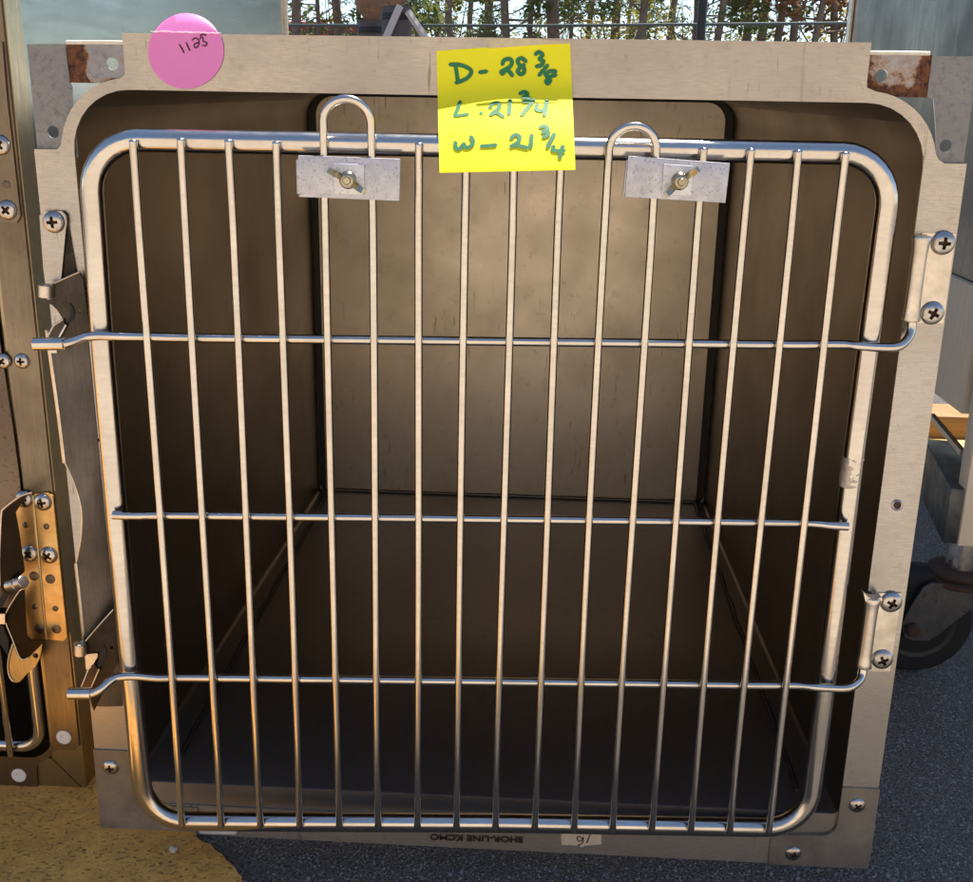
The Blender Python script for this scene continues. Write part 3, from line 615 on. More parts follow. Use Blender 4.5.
# ------------------------------------------------------------------ pink sticker
sk = thing('round_sticker', 'round pink paper sticker marked Sell, folded over the top rail', 'sticker', at(186,60,-.001))
cx_, cy_, rp = 186.0, 51.0, 37.8
zf = at(186,33.2,0).z
lower, bmx = [], BM()
a_f = math.degrees(math.asin((cy_-33.0)/rp))
pts = [(cx_+rp*math.cos(math.radians(a)), cy_-rp*math.sin(math.radians(a))) for a in [a_f-(180+2*a_f)*k/48 for k in range(49)]]
add_plate(bmx, pxy(pts,-.0006), -.0010, -.0005); lowr = obj('sticker_face', bmx, M['pink'], sk, False)
bm = BM(); row = []
for k in range(25):
    a = math.radians(a_f+(180-2*a_f)*k/24); x = cx_+rp*.965*math.cos(a); h = (cy_-rp*math.sin(a)); zz_ = at(x,h,0).z; hh = max(0,zz_-zf)
    p = at(x, h, -.0008+hh*.52); row.append((bm.verts.new(at(x,33.2,-.0009)), bm.verts.new(at(x,33.2,-.0009).lerp(p,.5)+Vector((0,-.0006,0))), bm.verts.new(p)))
for a, b in zip(row,row[1:]):
    for j in range(2):
        vs = []
        for v in (a[j],a[j+1],b[j+1],b[j]):
            if all((v.co-w.co).length > 1e-7 for w in vs): vs.append(v)
        if len(vs) > 2: bm.faces.new(vs)
r = bmesh.ops.extrude_face_region(bm, geom=bm.faces[:])
for v in [q for q in r['geom'] if isinstance(q, bmesh.types.BMVert)]: v.co.y += .0003
obj('folded_flap', bm, M['pink'], sk, True, 60)
bm = BM(); add_tube(bm, [at(150.5+70*k/30, 31.2+1.9*k/30+random.uniform(-.5,.5), -.0012) for k in range(31)], [.0002+.00035*random.random() for _ in range(31)], 6); obj('torn_fold', bm, M['paleedge'], sk)
bm = BM()
for k, s_ in enumerate([[(240,270),(256,297),(269,322)],[(282,260),(292,284),(304,308)],[(318,246),(334,232),(354,240),(360,262),(350,286),(336,290),(330,274),(344,262),(358,262)],[(364,238),(374,226),(384,232),(384,250),(398,256),(408,266),(398,280),(380,276)],[(366,218),(384,210),(404,216)]]):
    ribbon(bm, [at(140+x/6.08, y/6.08, -.0010) for x,y in s_], .0011 if k < 2 else .0009, (0,-1,0), .0002+.00003*k, 3e-6)
obj('handwriting', bm, M['ink'], sk, False)

# ------------------------------------------------------------------ small tag and white strip on the bottom rail
tg = thing('paper_tag', 'small beige tape tag with handwritten 16 upside down on the bottom rail', 'tag', at(581,838,0))
bm = BM(); add_plate(bm, pxy([(560.5,826),(601,826.5),(601.5,844),(585,845.3),(582,847),(579,845.2),(561.5,844.5)],-.0004), -.0007,-.0002); obj('tape_face', bm, M['tape'], tg, False)
bm = BM()
for k, s_ in enumerate([[(553,236),(543,231),(538,238),(544,246),(553,242),(557,234),(556,248),(548,256),(540,258)],[(579,224),(573,238),(567,251)]]):
    ribbon(bm, [at(400+x/3.04, 760+y/3.04, -.0007) for x,y in s_], .0009, (0,-1,0), .0002+.00003*k, 3e-6)
obj('handwriting', bm, M['ink'], tg, False)
bm = BM(); add_plate(bm, pxy([(195,827.6),(237,829),(236,834.3),(210,834),(195.5,833.4)],-.0005), -.0008,-.0002)  # narrow white patch laid on the bottom rail
lb = obj('white_strip', bm, M['gloss_white'], None, False, org=at(215,830,0)); tag(lb, 'narrow glossy white strip on the bottom rail near the left corner', 'label')

# ------------------------------------------------------------------ neighbouring cage on the left
YN = .050
nb = thing('animal_cage', 'taller bronze-toned steel cage with hinge plates and mitred rail, at the left edge', 'cage', (-.26,.5,0), 'steel animal cages')
ZN, XN0 = .765, -.50
op = [(-.060,.73),(-.480,.73),(-.480,.05)]+[(-.46,.033),(-.095,.0335)]+[(p[0],p[1]) for p in arc(-.084,.0575,.024,272,358,8)]
plate = [(-.0365,ZN),(XN0,ZN),(XN0,0),(-.0785,0),(-.0775,.024)]+[(-.0755,.0275),(-.0650,.0345),(-.0605,.0400),(-.0560,.0425),(-.0400,.0440),(-.0365,.0480)]
bm = BM(); h1 = at(64,737,YN); h2 = at(19,775,YN); add_plate(bm, plate, YN, YN+.0018, [op]); nf = obj('front_frame', bm, M['bronze'], nb, True, 25)
for h in (h1,h2):
    bm = BM(); add_lathe(bm, (h.x,YN-.0002,h.z), (0,-1,0), [(.0066,-.0002),(.0066,.0006),(.0052,.0010),(.0026,.0004),(.0022,-.0001)], 20); obj('white_washer', bm, M['white'], nf)
bm = BM(); add_plate(bm, [(-.0350,0),(-.0350,ZN),(-.0635,ZN),(-.0635,.0330)], YN+.0022, YN+.028)
obj('rail', bm, M['rail'], nb, True, 25)
bm = BM(); add_plate(bm, [(-.0362,0),(-.0642,.0322),(XN0,.0322),(XN0,0)], YN+.0022, YN+.028); obj('rail', bm, M['rail'], nb, True, 25)
bm = BM(); add_box(bm, XN0,XN0+.03,YN+.0022,YN+.028,.04,ZN); obj('rail', bm, M['rail'], nb)
bm = BM(); add_box(bm, XN0+.031,-.0645,YN+.0022,YN+.028,ZN-.03,ZN); obj('rail', bm, M['rail'], nb)
bm = BM(); add_box(bm, -.0640,-.0625,YN+.0285,1.06,.03,ZN); obj('side_panel', bm, M['panel'], nb)
bm = BM(); add_box(bm, XN0+.01,XN0+.0115,YN+.0285,1.06,.03,ZN); obj('side_panel', bm, M['panel'], nb)
bm = BM(); add_box(bm, XN0+.012,-.0642,YN+.0285,1.06,ZN-.004,ZN-.002); obj('top_panel', bm, M['panel'], nb)
bm = BM(); add_box(bm, XN0+.012,-.0642,YN+.0285,1.06,.031,.033); obj('floor_pan', bm, M['wall'], nb)
bm = BM(); add_box(bm, XN0+.012,-.0642,1.056,1.06,.034,ZN-.005); obj('back_panel', bm, M['wall'], nb)
bm = BM(); add_box(bm, -.0655,-.0580,1.0605,1.068,.0,ZN); obj('corner_post', bm, M['hinge'], nb)
# its door: tube, bars, solid lock plate
yd = YN-.004
def nd(px,py,y=None): return at(px,py,yd if y is None else y)
ctr = nd(33,700)
zb = nd(10,751).z; xr = nd(30,690).x
bm = BM(); tp_ = [(xr,.40)]+[(xr,.2)]+[(p[0],p[1]) for p in arc(xr-.018,zb+.018,.018,0,-90,8)]+[(-.40,zb)]+[(p[0],p[1]) for p in arc(-.46+.018,zb+.018,.018,270,180,8)]+[(-.46,.70),(-.44,.715),(xr-.02,.715),(xr,.70)]
add_tube(bm, [Vector((x,yd+.010,z)) for x,z in tp_], .0062, 16, closed=True); nd_ = obj('door', bm, M['tube'], nb, True, 60)
b0 = nd(9,740).x
for k in range(11):
    x = b0-.032*k; bm = BM(); add_tube(bm, [(x,yd,zb-.005),(x,yd,zb-.003),(x,yd,.25),(x,yd,.71)], [.0022,.0031,.0031,.0031], 10); obj('bar', bm, M['rod'], nd_, True, 50)
pr = [at(0,327,YN),at(19,421,YN),at(20.5,490,YN)]
bm = BM(); add_plate(bm, [(-.0655,.42),(-.0628,.34),(-.0618,.295),(-.066,.18),(-.20,.18),(-.20,.42)], YN-.0016, YN-.0002); obj('lock_plate', bm, M['bronze_dark'], nd_)
# hinge leaves
def leafp(pts, y0, y1, scr, dots, mat='gold_reflection', s=.9):
    bm = BM(); add_plate(bm, pxy(pts,y0), y0, y1); h = obj('hinge_leaf', bm, M[mat], nb, True, 25)
    for p in scr: screw(p[0],p[1],y0,h,s)
    for px,py,r in dots:
        q = at(px,py,y0); bm = BM(); add_lathe(bm, (q.x,y0,q.z), (0,-1,0), [(r,-.0003),(r,.0003),(r*.8,.0006)], 12); obj('hinge_rivet', bm, M['bronze_dark'], h)
    return h
leafp([(33.5,494),(48,492.5),(52.5,496),(67,637),(63.5,641),(47.5,639)], YN-.0022, YN-.0004, [(43,502),(49,555)], [(46.5,526.5,.0026),(50.3,579,.0042),(55.5,608.5,.0026),(56.5,629,.0042)])
leafp([(14,500),(32,493.5),(46,639),(30,640),(24,632)], YN-.0022, YN-.0004, [(24,499),(29.5,553.5)], [(25.5,525,.0026),(34,576,.0042),(34.5,606.5,.0026),(39,628.5,.0042)])
bm = BM(); add_tube(bm, [at(33,495,YN-.002),at(46.5,639,YN-.002)], .0013, 8); obj('hinge_pin', bm, M['rail'], nb)
leafp([(-40,42),(2,42),(7,100),(20.5,216),(16.5,223),(-22,223)], YN-.0020, YN-.0004, [(7.5,210)], [(6.3,184.5,.0030)], 'bronze')
screw(0.5,145,YN-.0020,nb,.9); screw(22,361,YN-.0001,nb,.75); screw(3,361,YN-.0017,nb,.75)
# folded latch arm, its stud and curved tab
ya = YN-.020
bm = BM(); add_plate(bm, pxy([(32,493),(20,497),(4,509),(2,513),(1,530),(0,560),(1,586),(5,592),(10,594),(12,582),(22,574),(25,571),(20,535),(16,512),(26,497)],ya), ya-.0015, ya); la = obj('latch_arm', bm, M['shaded_steel'], nb, True, 25)
bm = BM(); add_tube(bm, smooth_path([at(x,y,ya-.0017) for x,y in ((32,492.5),(20,496.5),(4,508.5),(1.6,514),(.6,530),(-.5,560),(0,586))],4), .0008, 8); obj('arm_edge', bm, M['hinge'], la)
low = [(25,589),(20,591),(6,613),(6,623),(12,638),(18.5,655),(21,658.5),(24,659.5),(28,658),(40,646),(46,639.5),(31,639.5),(27.5,636),(26,615)]
bm = BM(); add_plate(bm, pxy(low,ya+.004), ya+.0025, ya+.004); obj('lower_arm', bm, M['shaded_steel'], la, True, 25)  # near-black colour paints the shaded half of the hinge plate
bm = BM(); add_tube(bm, smooth_path([at(x,y,ya+.002) for x,y in ((25,588.5),(19.5,591),(6,613),(6,623),(12,638),(18.5,655),(21,658.5),(24,659.5),(29,657.5))],3), .0006, 8); obj('arm_edge', bm, M['hinge'], la)
bm = BM(); add_plate(bm, pxy([(-6,612.5),(6,613),(6,623),(-6,623)],ya+.001), ya-.001, ya+.001); obj('arm_spacer', bm, M['hinge'], la)
bm = BM(); add_plate(bm, pxy([(-8,600),(0,598),(7,588),(9,592),(2,607),(-8,611)],ya+.005), ya+.004, ya+.006); obj('arm_web', bm, M['black'], la)
bm = BM(); add_plate(bm, pxy([(-6,624),(3,625),(9,640),(8,655),(2,645),(-6,636)],ya+.005), ya+.004, ya+.006); obj('arm_web', bm, M['black'], la)
bm = BM(); a = at(8.5,586,ya-.006); b = at(24,581.5,ya-.012); add_tube(bm,[a,a.lerp(b,.04),a.lerp(b,.5),a.lerp(b,.53),a.lerp(b,.6),a.lerp(b,.63),a.lerp(b,.97),b],[.0042,.0050,.0050,.0040,.0040,.0052,.0052,.0044],20); obj('stud', bm, M['screw'], la, True, 40)
tabp = [(13,643),(9.5,655),(8,667),(9.5,676),(13,681),(17,682),(21,680.5),(28,672.5),(36,666),(40,658),(42,648),(43,640),(34,645),(24,659)]
hp = at(36,655,ya+.006); bm = BM(); add_plate(bm, pxy(tabp,ya+.006), ya+.005,ya+.0065, [circ(hp.x,hp.z,.0025,12)]); obj('arm_tab', bm, M['rail'], la, True, 25)
bm = BM(); add_tube(bm, smooth_path([at(x,y,ya+.0045) for x,y in ((14,642),(9.5,655),(8,667),(9.5,676),(13,681))],4), .0009, 8); obj('tab_edge', bm, M['hinge'], la)

# ------------------------------------------------------------------ tall cage on a wheeled cart at the right
ct = thing('cage_cart', 'tall weathered steel cage cart on rusty casters, right edge behind the cage', 'cart', (1.1,.7,0))
XS = .812
bm = BM(); add_box(bm, XS,XS+.003,.36,1.05,.42,1.2); obj('side_panel', bm, M['panel_streak'], ct)
bm = BM(); add_box(bm, XS-.004,XS-.001,1.035,1.055,.285,1.2); obj('corner_post', bm, M['hinge'], ct)
bm = BM(); add_box(bm, XS-.006,XS+.004,.38,.99,.285,.418); obj('lit_lower_panel', bm, M['cream'], ct)  # cream panel stands in for sunlit reflections on the steel side
bm = BM(); add_box(bm, XS+.004,1.40,.36,1.05,.285,.289); obj('deck', bm, M['galv'], ct)
bm = BM(); add_box(bm, 1.40,1.404,.36,1.05,.285,1.2); obj('side_panel', bm, M['panel_streak'], ct)
bm = BM(); add_box(bm, XS+.004,1.399,1.046,1.05,.29,1.2); obj('back_panel', bm, M['panel'], ct)
bm = BM(); add_box(bm, XS+.004,1.399,.362,.365,.29,.78); obj('front_panel', bm, M['panel'], ct)
# unseen box added above the view to shade the ground on the right
bm = BM(); add_box(bm, .70,1.45,.29,1.04,1.00,1.30, 0, .006); ub = obj('shade_box', bm, M['panel'], ct, True, 40)
bm = BM(); add_box(bm, .73,1.42,.286,.2895,1.03,1.27); obj('shade_box_front', bm, M['flange'], ub)
for k in range(18):
    bm = BM(); add_tube(bm, [(.74+.039*k,.280,1.02),(.74+.039*k,.280,1.28)], .0031, 8); obj('bar', bm, M['rod'], ub)  # bars of the added shade box
p0 = at(958,546,.335); p1 = at(976,546,.335)
bm = BM(); add_box(bm, p0.x,p1.x+.012,.335,.360,p0.z,.62, 0, .001); obj('corner_post', bm, M['cream'], ct)
for k in range(3):
    px_ = [(1.36,.335),(1.36,1.02),(.82,1.02)][k]; bm = BM(); add_box(bm, px_[0],px_[0]+.03,px_[1],px_[1]+.025,.15,.60, 0, .001); obj('corner_post', bm, M['galv'], ct)
# folded base channel that runs back from the corner
A = at(921,470,.52); B = at(951,541,.338)
bm = BM(); add_bar(bm, Vector((A.x+.018,.52,B.z-.004)), Vector((B.x+.012,.338,B.z-.004)), .040, .062); bmesh.ops.bevel(bm, geom=list(bm.edges), offset=.002, segments=2, profile=.5, affect='EDGES'); obj('base_channel', bm, M['fork'], ct, True, 30)
bm = BM(); add_box(bm, .83,1.36,.338,.36,.152,.20); obj('base_channel', bm, M['galv'], ct)
bm = BM(); a = at(931,418,.50); b = at(962,455,.42); add_bar(bm, a, b, .006, .006); obj('brace', bm, M['hinge'], ct)
def caster(c, yaw, stem):
    # built about the wheel centre c; wheel axis along y
    c = Vector(c); made = []
    def put(nm, bm, mat, par=None): o = obj(nm, bm, M[mat], par or ct, True, 35); made.append(o); return o
    bm = BM(); add_lathe(bm, c+Vector((0,-.017,0)), (0,1,0), [(.040,0),(.0555,0),(.0592,.004),(.0602,.012),(.0602,.022),(.0592,.030),(.0555,.034),(.040,.034)], 48); w = put('wheel', bm, 'rubber')
    bm = BM(); add_lathe(bm, c+Vector((0,-.0185,0)), (0,1,0), [(.012,-.006),(.014,-.004),(.014,.002),(.030,.003),(.036,.0015),(.0405,.0005),(.0405,.036),(.012,.037)], 40); put('wheel_hub', bm, 'hub', w)
    fk = [(c.x-.016,c.z-.013),(c.x-.006,c.z-.0165),(c.x+.010,c.z-.016),(c.x+.020,c.z-.008),(c.x+.034,c.z+.008),(c.x+.062,c.z+.036),(c.x+.074,c.z+.044),(c.x+.074,c.z+.050),(c.x+.004,c.z+.052),(c.x-.004,c.z+.046),(c.x-.014,c.z+.024),(c.x-.021,c.z+.002)]
    for y0 in (-.0265,.0235):
        bm = BM(); add_plate(bm, fk, c.y+y0, c.y+y0+.003); put('fork', bm, 'fork')
    bm = BM(); add_lathe(bm, c+Vector((-.010,-.032,-.002)), (0,1,0), [(.0062,-.004),(.0075,-.002),(.0075,.004),(.004,.008),(.004,.056),(.0075,.060),(.0075,.066)], 12); put('axle_bolt', bm, 'rust')
    s = Vector((c.x+.042, c.y, c.z+.045)); bm = BM()
    add_lathe(bm, s, (0,0,1), [(.034,.000),(.037,.002),(.037,.006),(.030,.008),(.033,.010),(.034,.013),(.032,.015),(.022,.017)], 28); put('swivel_race', bm, 'rust')
    bm = BM(); add_lathe(bm, s+Vector((0,0,.017)), (0,0,1), [(.0165,0),(.0165,.030),(.0150,.031)], 24); put('stem', bm, 'screw')
caster((at(913,638,.345).x,.352,.0606), 0, 0)
for q in ((1.34,.352,.0606),(1.34,1.02,.0606),(.80,1.02,.0606)): caster(q,0,0)
# timber beam lying behind, and a pale strip that paints the sunlit ground
for (px,py,y,h,mat,nm,lb_) in ((945,452,1.16,.062,'timber','timber_beam','brown timber beam lying on the ground behind the wheeled cart'),(945,470,1.07,.022,'ground_lit','lit_ground_strip','pale yellow strip of sunlit ground in front of the brown beam')):
    bm = BM(); add_box(bm, .70,1.9,y,y+.09,0.006,h+.006,0,.003); o = obj(nm, bm, M[mat], None, True, 40, org=(1.3,y,0)); tag(o, lb_, 'timber')

# ------------------------------------------------------------------ ground
def struct(name, bm, mat):
    o = obj(name, bm, mat, None, False, org=(0,0,0)); o['kind'] = 'structure'; return o
bm = BM(); vs = [bm.verts.new(p) for p in ((-600,-600,0),(600,-600,0),(600,600,0),(-600,600,0))]; bm.faces.new(vs); struct('asphalt_ground', bm, M['asphalt'])
edge = [gnd(196,836), gnd(212,850), gnd(228,866), gnd(242,884)]
line = [Vector((.060,1.4,0)),Vector((.058,.8,0)),Vector((.066,.3,0)),Vector((.074,.06,0))]+edge+[Vector((.158,-.11,0)),Vector((.166,-.16,0)),Vector((.17,-.22,0)),Vector((.165,-.30,0))]
sp = smooth_path(line,10); poly = []
for i,p in enumerate(sp):
    j = .0016*noise.noise(Vector((p.x*120,p.y*120,1.3))); poly.append((p.x+j, p.y+j*.7))
poly += [(-3.5,-.30),(-3.5,1.4)]
bm = BM(); vs = [bm.verts.new((x,y,.004)) for x,y in poly]; f = bm.faces.new(vs); bmesh.ops.triangulate(bm, faces=[f])
struct('painted_pavement', bm, M['yground'])
M['pale'] = simple('pale_concrete', (.40,.34,.27), .8, 0, .2, 12, .4, .004)
bm = BM(); vs = [bm.verts.new((x,y,.006)) for x,y in ((-5,-.34),(5,-.34),(5,-6.3),(-5,-6.3))]; bm.faces.new(vs); struct('concrete_pavement', bm, M['pale'])
# unseen bank added behind the camera to bounce warm light into the steel
M['bounce_warm'] = simple('bounce_bank', (.42,.34,.25), .95, 0, .3, .8, .5, .1)
bm = BM(); g = []
for j in range(14):
    row = []
    for i in range(41):
        x = -30+60*i/40; t = j/13; y = -6.6-6.5*t; z = 5.2*(t*t*(3-2*t))+.35*noise.noise(Vector((x*.3,y*.4,2)))*t; row.append(bm.verts.new((x,y,max(.0,z)+.005)))
    g.append(row)
for a, b in zip(g,g[1:]):
    for i in range(40): bm.faces.new((a[i],a[i+1],b[i+1],b[i]))
struct('bounce_bank', bm, M['bounce_warm'])
# loose grit on the asphalt, pebbles
bm = BM()
def grit(p, r):
    m = bmesh.ops.create_icosphere(bm, subdivisions=1, radius=r, matrix=Matrix.Translation(p))
    for v in m['verts']: v.co += Vector((random.uniform(-1,1),random.uniform(-1,1),random.uniform(-1,.6)))*r*.35
kk = 0
while kk < 1500:
    if random.random() < .45: x, y = random.uniform(.62,.95), random.uniform(-.08,.36)
    else: x, y = random.uniform(.10,.70), random.uniform(-.09,.0)
    if x < .17 and y < .02: continue
    if x < .64 and y > -.003: continue
    r = random.uniform(.0005,.0013) if random.random() < .95 else random.uniform(.0014,.0022); grit(Vector((x,y,r*.4)), r); kk += 1
g_ = obj('asphalt_grit', bm, M['grit'], None, False, org=(0,0,0)); g_['kind'] = 'stuff'; tag(g_, 'loose grey grit scattered over the dark asphalt', 'grit')
for px,py,r,lbl in ((173.5,851,.0030,'small white pebble on the yellow pavement near the cage corner'),):
    p = gnd(px,py,.004); bm = BM(); m = bmesh.ops.create_icosphere(bm, subdivisions=2, radius=r, matrix=Matrix.Translation(p+Vector((0,0,r*.6))))
    for v in m['verts']: v.co += Vector((noise.noise(v.co*900),noise.noise(v.co*900+Vector((3,0,0))),noise.noise(v.co*900+Vector((0,5,0)))))*r*.5
    tag(obj('pebble', bm, M['stone'], None, True, 60, org=p), lbl, 'pebble')

# ------------------------------------------------------------------ background beyond the lot
def col_at(px, dist, z=0.0):                  # spot on the ground in the direction of photo column px
    d = ray(px, 60); h = Vector((d.x,d.y,0)).normalized(); p = CAM+h*dist; return Vector((p.x,p.y,z))
def leaf_cloud(bm, c, rad, n_, size, flat=.7, needles=False):
    for _ in range(n_):
        while True:
            q = Vector((random.uniform(-1,1),random.uniform(-1,1),random.uniform(-1,1)))
            if q.length < 1: break
        p = Vector(c)+Vector((q.x*rad,q.y*rad,q.z*rad*flat))
        a = Vector((random.gauss(0,1),random.gauss(0,1),random.gauss(0,.7))).normalized(); b = a.cross(Vector((random.random(),random.random(),random.random()))).normalized()
        s = size*random.uniform(.6,1.4); wd = .16 if needles else .45
        vs = [bm.verts.new(p-a*s), bm.verts.new(p+b*s*wd), bm.verts.new(p+a*s), bm.verts.new(p-b*s*wd)]; bm.faces.new(vs)
def pine_mesh(k):
    rnd = random.Random(50+k); h = rnd.uniform(8,12); r0 = rnd.uniform(.05,.105); bm = BM(); lean = rnd.uniform(-.35,.35)
    def tr(z): t = z/h; return Vector((lean*t*t*2+.10*math.sin(z*1.3+k), .06*math.sin(z*.9+k*2), z))
    add_tube(bm, [tr(h*j/14) for j in range(15)], [r0*(1.15 if j == 0 else 1)*(1-.75*j/14) for j in range(15)], 9)
    bl = BM(); nb_ = 14
    for j in range(nb_):
        z = 1.2+(j/nb_)*2.6+rnd.uniform(-.2,.2); a = rnd.uniform(0,2*PI); L = rnd.uniform(.5,1.3); o = tr(z)
        e = o+Vector((math.cos(a)*L, math.sin(a)*L, rnd.uniform(-.25,.45))); m_ = o.lerp(e,.5)+Vector((0,0,rnd.uniform(-.1,.15)))
        add_tube(bm, [o,m_,e], [.016,.011,.004], 5)
        if rnd.random() < .85: leaf_cloud(bl, e, rnd.uniform(.2,.45), rnd.randint(35,80), .075, .6, rnd.random() < .6)
    for j in range(26):
        z = h*(.45+.55*j/26); a = rnd.uniform(0,2*PI); L = (1-j/30)*rnd.uniform(.7,1.7); o = tr(z); e = o+Vector((math.cos(a)*L,math.sin(a)*L,rnd.uniform(-.1,.5)))
        add_tube(bm, [o,o.lerp(e,.5),e], [.025,.018,.006], 5); leaf_cloud(bl, e, rnd.uniform(.35,.6), 60, .14, .7, True)
    return bm, bl
PT = []
PLAB = 'tall thin pine with bare lower trunk in the woods beyond the fence'
cols = []
x = 278
while x < 862: cols.append(x); x += random.uniform(13,25)
for i, px in enumerate(cols):
    dist = random.choice([15.5,17,19,21,23,25,27])+random.uniform(-.6,.6); p = col_at(px, dist)
    if i < 6:
        t = thing('pine_tree', PLAB, 'tree', (0,0,0), 'pine trees beyond the fence'); b1, b2 = pine_mesh(i)
        a = obj('trunk', b1, M['bark'], t, True, 60); b = obj('crown', b2, M['needle_brown'] if i == 4 else M['needle'], t, False); PT.append((t,a,b))
        o = t
    else:
        src = PT[random.randrange(6)]; o = src[0].copy(); C.objects.link(o)
        for ch in src[1:]: c_ = ch.copy(); C.objects.link(c_); c_.parent = o
    o.location = p; o.rotation_euler = (0,0,random.uniform(0,2*PI)); s = random.uniform(.75,1.25); o.scale = (s,s,s)
# leafy understory
ST = []
for i in range(16):
    px = 285+ (i+.5)*570/16+random.uniform(-8,8); dist = random.uniform(19,30); p = col_at(px,dist)
    if i < 3:
        t = thing('shrub', 'loose yellow-green sapling among the pines beyond the fence', 'shrub', (0,0,0), 'saplings among the pines'); b1, b2 = BM(), BM()
        for s in range(5):
            a = random.uniform(0,2*PI); e = Vector((math.cos(a)*.5,math.sin(a)*.5,random.uniform(1.6,2.6))); add_tube(b1, [Vector((0,0,0)),e*.5+Vector((0,0,.1)),e], [.022,.016,.006], 6)
            for q in range(5): leaf_cloud(b2, e*random.uniform(.45,1.05)+Vector((random.uniform(-.3,.3),random.uniform(-.3,.3),0)), random.uniform(.16,.34), 16, .045, .8)
        a = obj('stem', b1, M['bark'], t, True, 60); b = obj('foliage', b2, M['leaf'] if i != 1 else M['needle'], t, False); ST.append((t,a,b)); o = t
    else:
        src = ST[0 if px > 560 and random.random() < .7 else random.randrange(3)]; o = src[0].copy(); C.objects.link(o)
        for ch in src[1:]: c_ = ch.copy(); C.objects.link(c_); c_.parent = o
    o.location = p; o.rotation_euler = (0,0,random.uniform(0,6)); s = random.uniform(.8,1.2); o.scale = (s,s,s*random.uniform(.8,1.15))
# fence
fz = lambda px, py, d: CAM.z
fn = thing('mesh_fence', 'long dark chain-link fence with a top rail in front of the woods', 'fence', (0,13,0))
pl_, pr_ = col_at(180,12.5), col_at(980,11.0); hz = at(520,25.5,(pl_.y+pr_.y)/2).z
def fpt(t, z): p = pl_.lerp(pr_,t); return Vector((p.x,p.y,z))
bm = BM(); add_tube(bm, [fpt(-.3,hz),fpt(.5,hz),fpt(1.3,hz+.06)], .014, 8); obj('top_rail', bm, M['rail_fence'], fn)
for k in range(6):
    t = -.36+1.75*k/5; bm = BM(); add_tube(bm, [fpt(t,0),fpt(t,hz+.03)], .022, 8); obj('fence_post', bm, M['fence'], fn)
bm = BM(); L_ = (pr_-pl_).length*1.6; nw = int((L_+hz)/.09)
for k in range(nw):
    for s in (1,-1):
        x0 = k*.09-(hz if s > 0 else 0); x1 = x0+hz; 
        if x1 < 0 or x0 > L_: continue
        a = fpt(-.3+x0/L_*1.6, .02 if s > 0 else hz); b = fpt(-.3+x1/L_*1.6, hz if s > 0 else .02); add_tube(bm, [a,b], .0022, 3, caps=False)
obj('wire_mesh', bm, M['fence'], fn, False)
# black pole
p = col_at(699,9.0); bm = BM(); add_tube(bm, [p,p+Vector((0,0,.3)),p+Vector((0,0,.31)),p+Vector((0,0,5))], [.07,.07,.036,.030], 16)
pole = thing('lamp_post', 'slim black lamp post in front of the fence, right of the note', 'lamp post', p); obj('pole', bm, M['blackpole'], pole, True, 40)
bm = BM(); add_tube(bm, smooth_path([p+Vector((0,0,4.9)),p+Vector((.2,0,5.15)),p+Vector((.6,0,5.2))],4), .025, 10); obj('arm', bm, M['blackpole'], pole)
bm = BM(); add_lathe(bm, p+Vector((.7,0,5.10)), (0,0,1), [(.16,0),(.15,.06),(.08,.12),(.03,.14)], 18); obj('lamp_head', bm, M['blackpole'], pole, True, 40)
# two newly planted, wrapped palms with braces
def palm(px, d, wrap_top, wpx, label, braces):
    p = col_at(px, d); wrap_top = at(px, wrap_top, p.y).z; s = d/F; t = thing('palm_tree', label, 'tree', p, 'newly planted palms'); r = wpx*s/2
    bm = BM(); add_lathe(bm, p, (0,0,1), [(r*1.0,0),(r*1.04,wrap_top*.5),(r*.98,wrap_top),(r*.8,wrap_top+.004)], 18); w = obj('burlap_wrap', bm, M['wrap'], t, True, 40)
    bm = BM(); add_lathe(bm, p+Vector((0,0,wrap_top-.09)), (0,0,1), [(r*1.03,0),(r*1.06,.01),(r*1.06,.035),(r*1.03,.045)], 18); obj('strap', bm, M['strap'], w)
    bm = BM(); H = 3.6; pts = [(r*.5,wrap_top-.05),(r*.55,wrap_top+.01),(r*1.0,wrap_top+.06),(r*1.35,wrap_top+.13)]+[(r*(1.1 if j%2 else 1.0),wrap_top+.45+.12*j) for j in range(20)]
    add_lathe(bm, p, (0,0,1), pts, 14)
    for v in bm.verts: q = noise.noise(v.co*6); v.co.x += q*.03; v.co.y += q*.03
    obj('trunk', bm, M['fiber'], t, True, 60); top = p+Vector((0,0,wrap_top+.45+.12*19))
    bf = BM()
    for k in range(14):
        a = k*2*PI/14; e = [top+Vector((math.cos(a)*l,math.sin(a)*l,.5*l-.38*l*l)) for l in (0,.4,.8,1.2,1.6)]; add_tube(bf, e, [.015,.012,.009,.006,.003], 5)
        for q, u in zip(e[1:],e):
            dd = (q-u).normalized(); sd = dd.cross(Vector((0,0,1))).normalized()
            for m_ in range(8):
                c0 = u.lerp(q,m_/8)
                for s_ in (1,-1): bf.faces.new([bf.verts.new(z_) for z_ in (c0,c0+dd*.04,c0+sd*s_*.34+dd*.18-Vector((0,0,.12)))])
    obj('fronds', bf, M['needle'], t, False)
    for (x0,y0,x1,y1) in braces:
        yb = p.y-.12; a = at(x0,y0,yb-.05); b = at(x1,y1,yb); dr = (a-b); a2 = b+dr*(b.z/(b.z-a.z)); bm = BM(); add_tube(bm, [a2,b], .028, 6); obj('brace', bm, M['whitewood'], t)
palm(372.5, 9.2, 21, 26, 'newly planted palm with shaggy brown trunk in a dark wrap, left one of the pair', [])
palm(397, 8.6, 7, 28, 'newly planted palm in a tall grey wrap with pale diagonal braces', [(385,40,400,6),(427,40,408,12)])
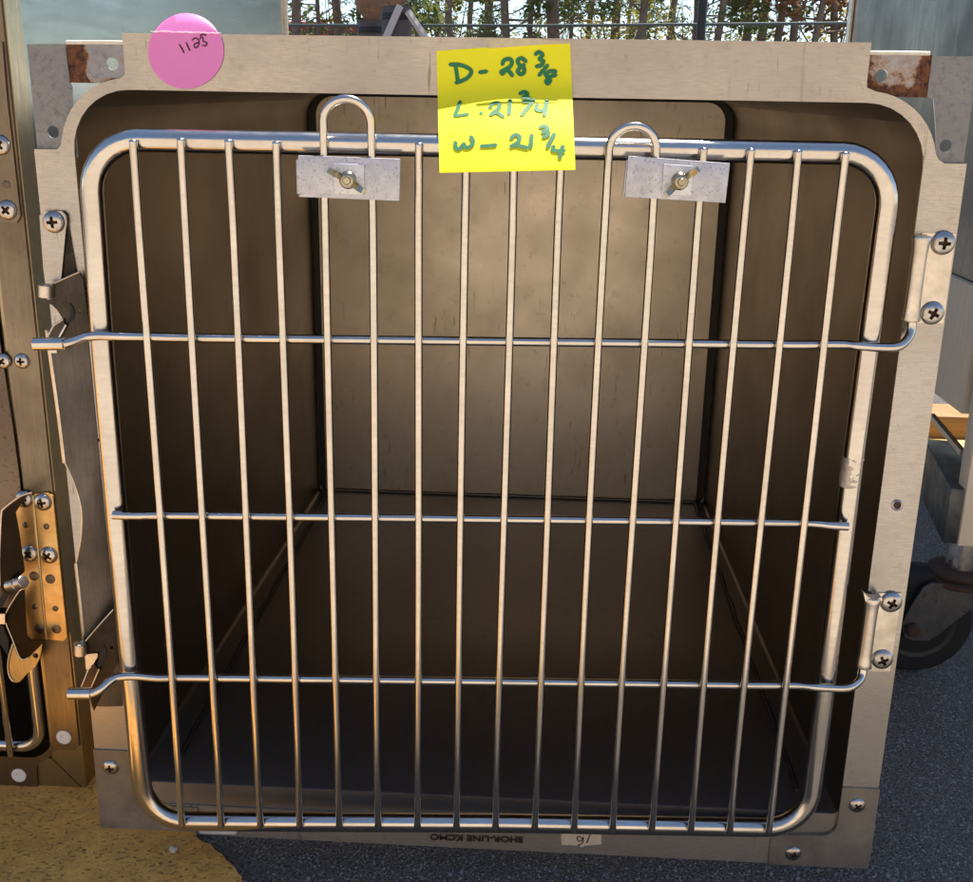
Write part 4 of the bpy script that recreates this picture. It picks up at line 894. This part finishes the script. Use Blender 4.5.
# parked vehicles seen as specks beyond the fence
def van(px, d, L, H, mat, label):
    p = col_at(px,d); t = thing('parked_van', label, 'van', p, 'vehicles parked beyond the fence')
    bm = BM(); add_box(bm, p.x-L/2,p.x+L/2,p.y-.95,p.y+.95,.42,H,0,.12); bd = obj('body', bm, mat, t, True, 40)
    bm = BM(); add_box(bm, p.x-L*.42,p.x+L*.40,p.y-.97,p.y-.955,H*.58,H-.22); obj('side_windows', bm, M['carglass'], bd)
    for sx in (-1,1):
        for sy in (-.8,.8):
            bm = BM(); add_lathe(bm, (p.x+sx*L*.32,p.y+sy-.1,.36), (0,1,0), [(.2,0),(.36,.01),(.36,.2),(.2,.21)], 20); obj('wheel', bm, M['rubber'], t)
van(300, 33, 1.9, 2.42, M['red'], 'red van beyond the fence, nearest the grey panel'); van(322, 34, 1.6, 2.40, M['vanwhite'], 'white van parked between two red ones beyond the fence'); van(345, 33, 1.5, 2.36, M['red'], 'red van beyond the fence, beside the wrapped palm')

# ------------------------------------------------------------------ light
EL, AZ = 71.0, 34.0                            # high sun behind the cage, a little to the right
sd = Vector((math.sin(math.radians(AZ))*math.cos(math.radians(EL)), math.cos(math.radians(AZ))*math.cos(math.radians(EL)), math.sin(math.radians(EL))))
sl = bpy.data.lights.new('sun','SUN'); sl.energy = 4.4; sl.angle = math.radians(.53); sl.color = (1,.95,.87)
so = bpy.data.objects.new('sun', sl); C.objects.link(so); so.rotation_euler = sd.to_track_quat('Z','Y').to_euler()
w = bpy.data.worlds.new('World'); bpy.context.scene.world = w; w.use_nodes = True; nt = w.node_tree
bg = nt.nodes['Background']; sky = nt.nodes.new('ShaderNodeTexSky'); sky.sky_type = 'NISHITA'; sky.sun_disc = False
sky.sun_elevation = math.radians(EL); sky.sun_rotation = math.radians(AZ); sky.air_density = .8; sky.dust_density = .1; sky.ozone_density = 1.0
nt.links.new(sky.outputs[0], bg.inputs['Color']); bg.inputs['Strength'].default_value = .095
sc = bpy.context.scene; vs_ = sc.view_settings; vs_.view_transform = 'Standard'; vs_.look = 'None'; vs_.gamma = 1; vs_.use_curve_mapping = False; vs_.exposure = 1.13
sc.cycles.max_bounces = 10; sc.cycles.glossy_bounces = 8; sc.cycles.diffuse_bounces = 5
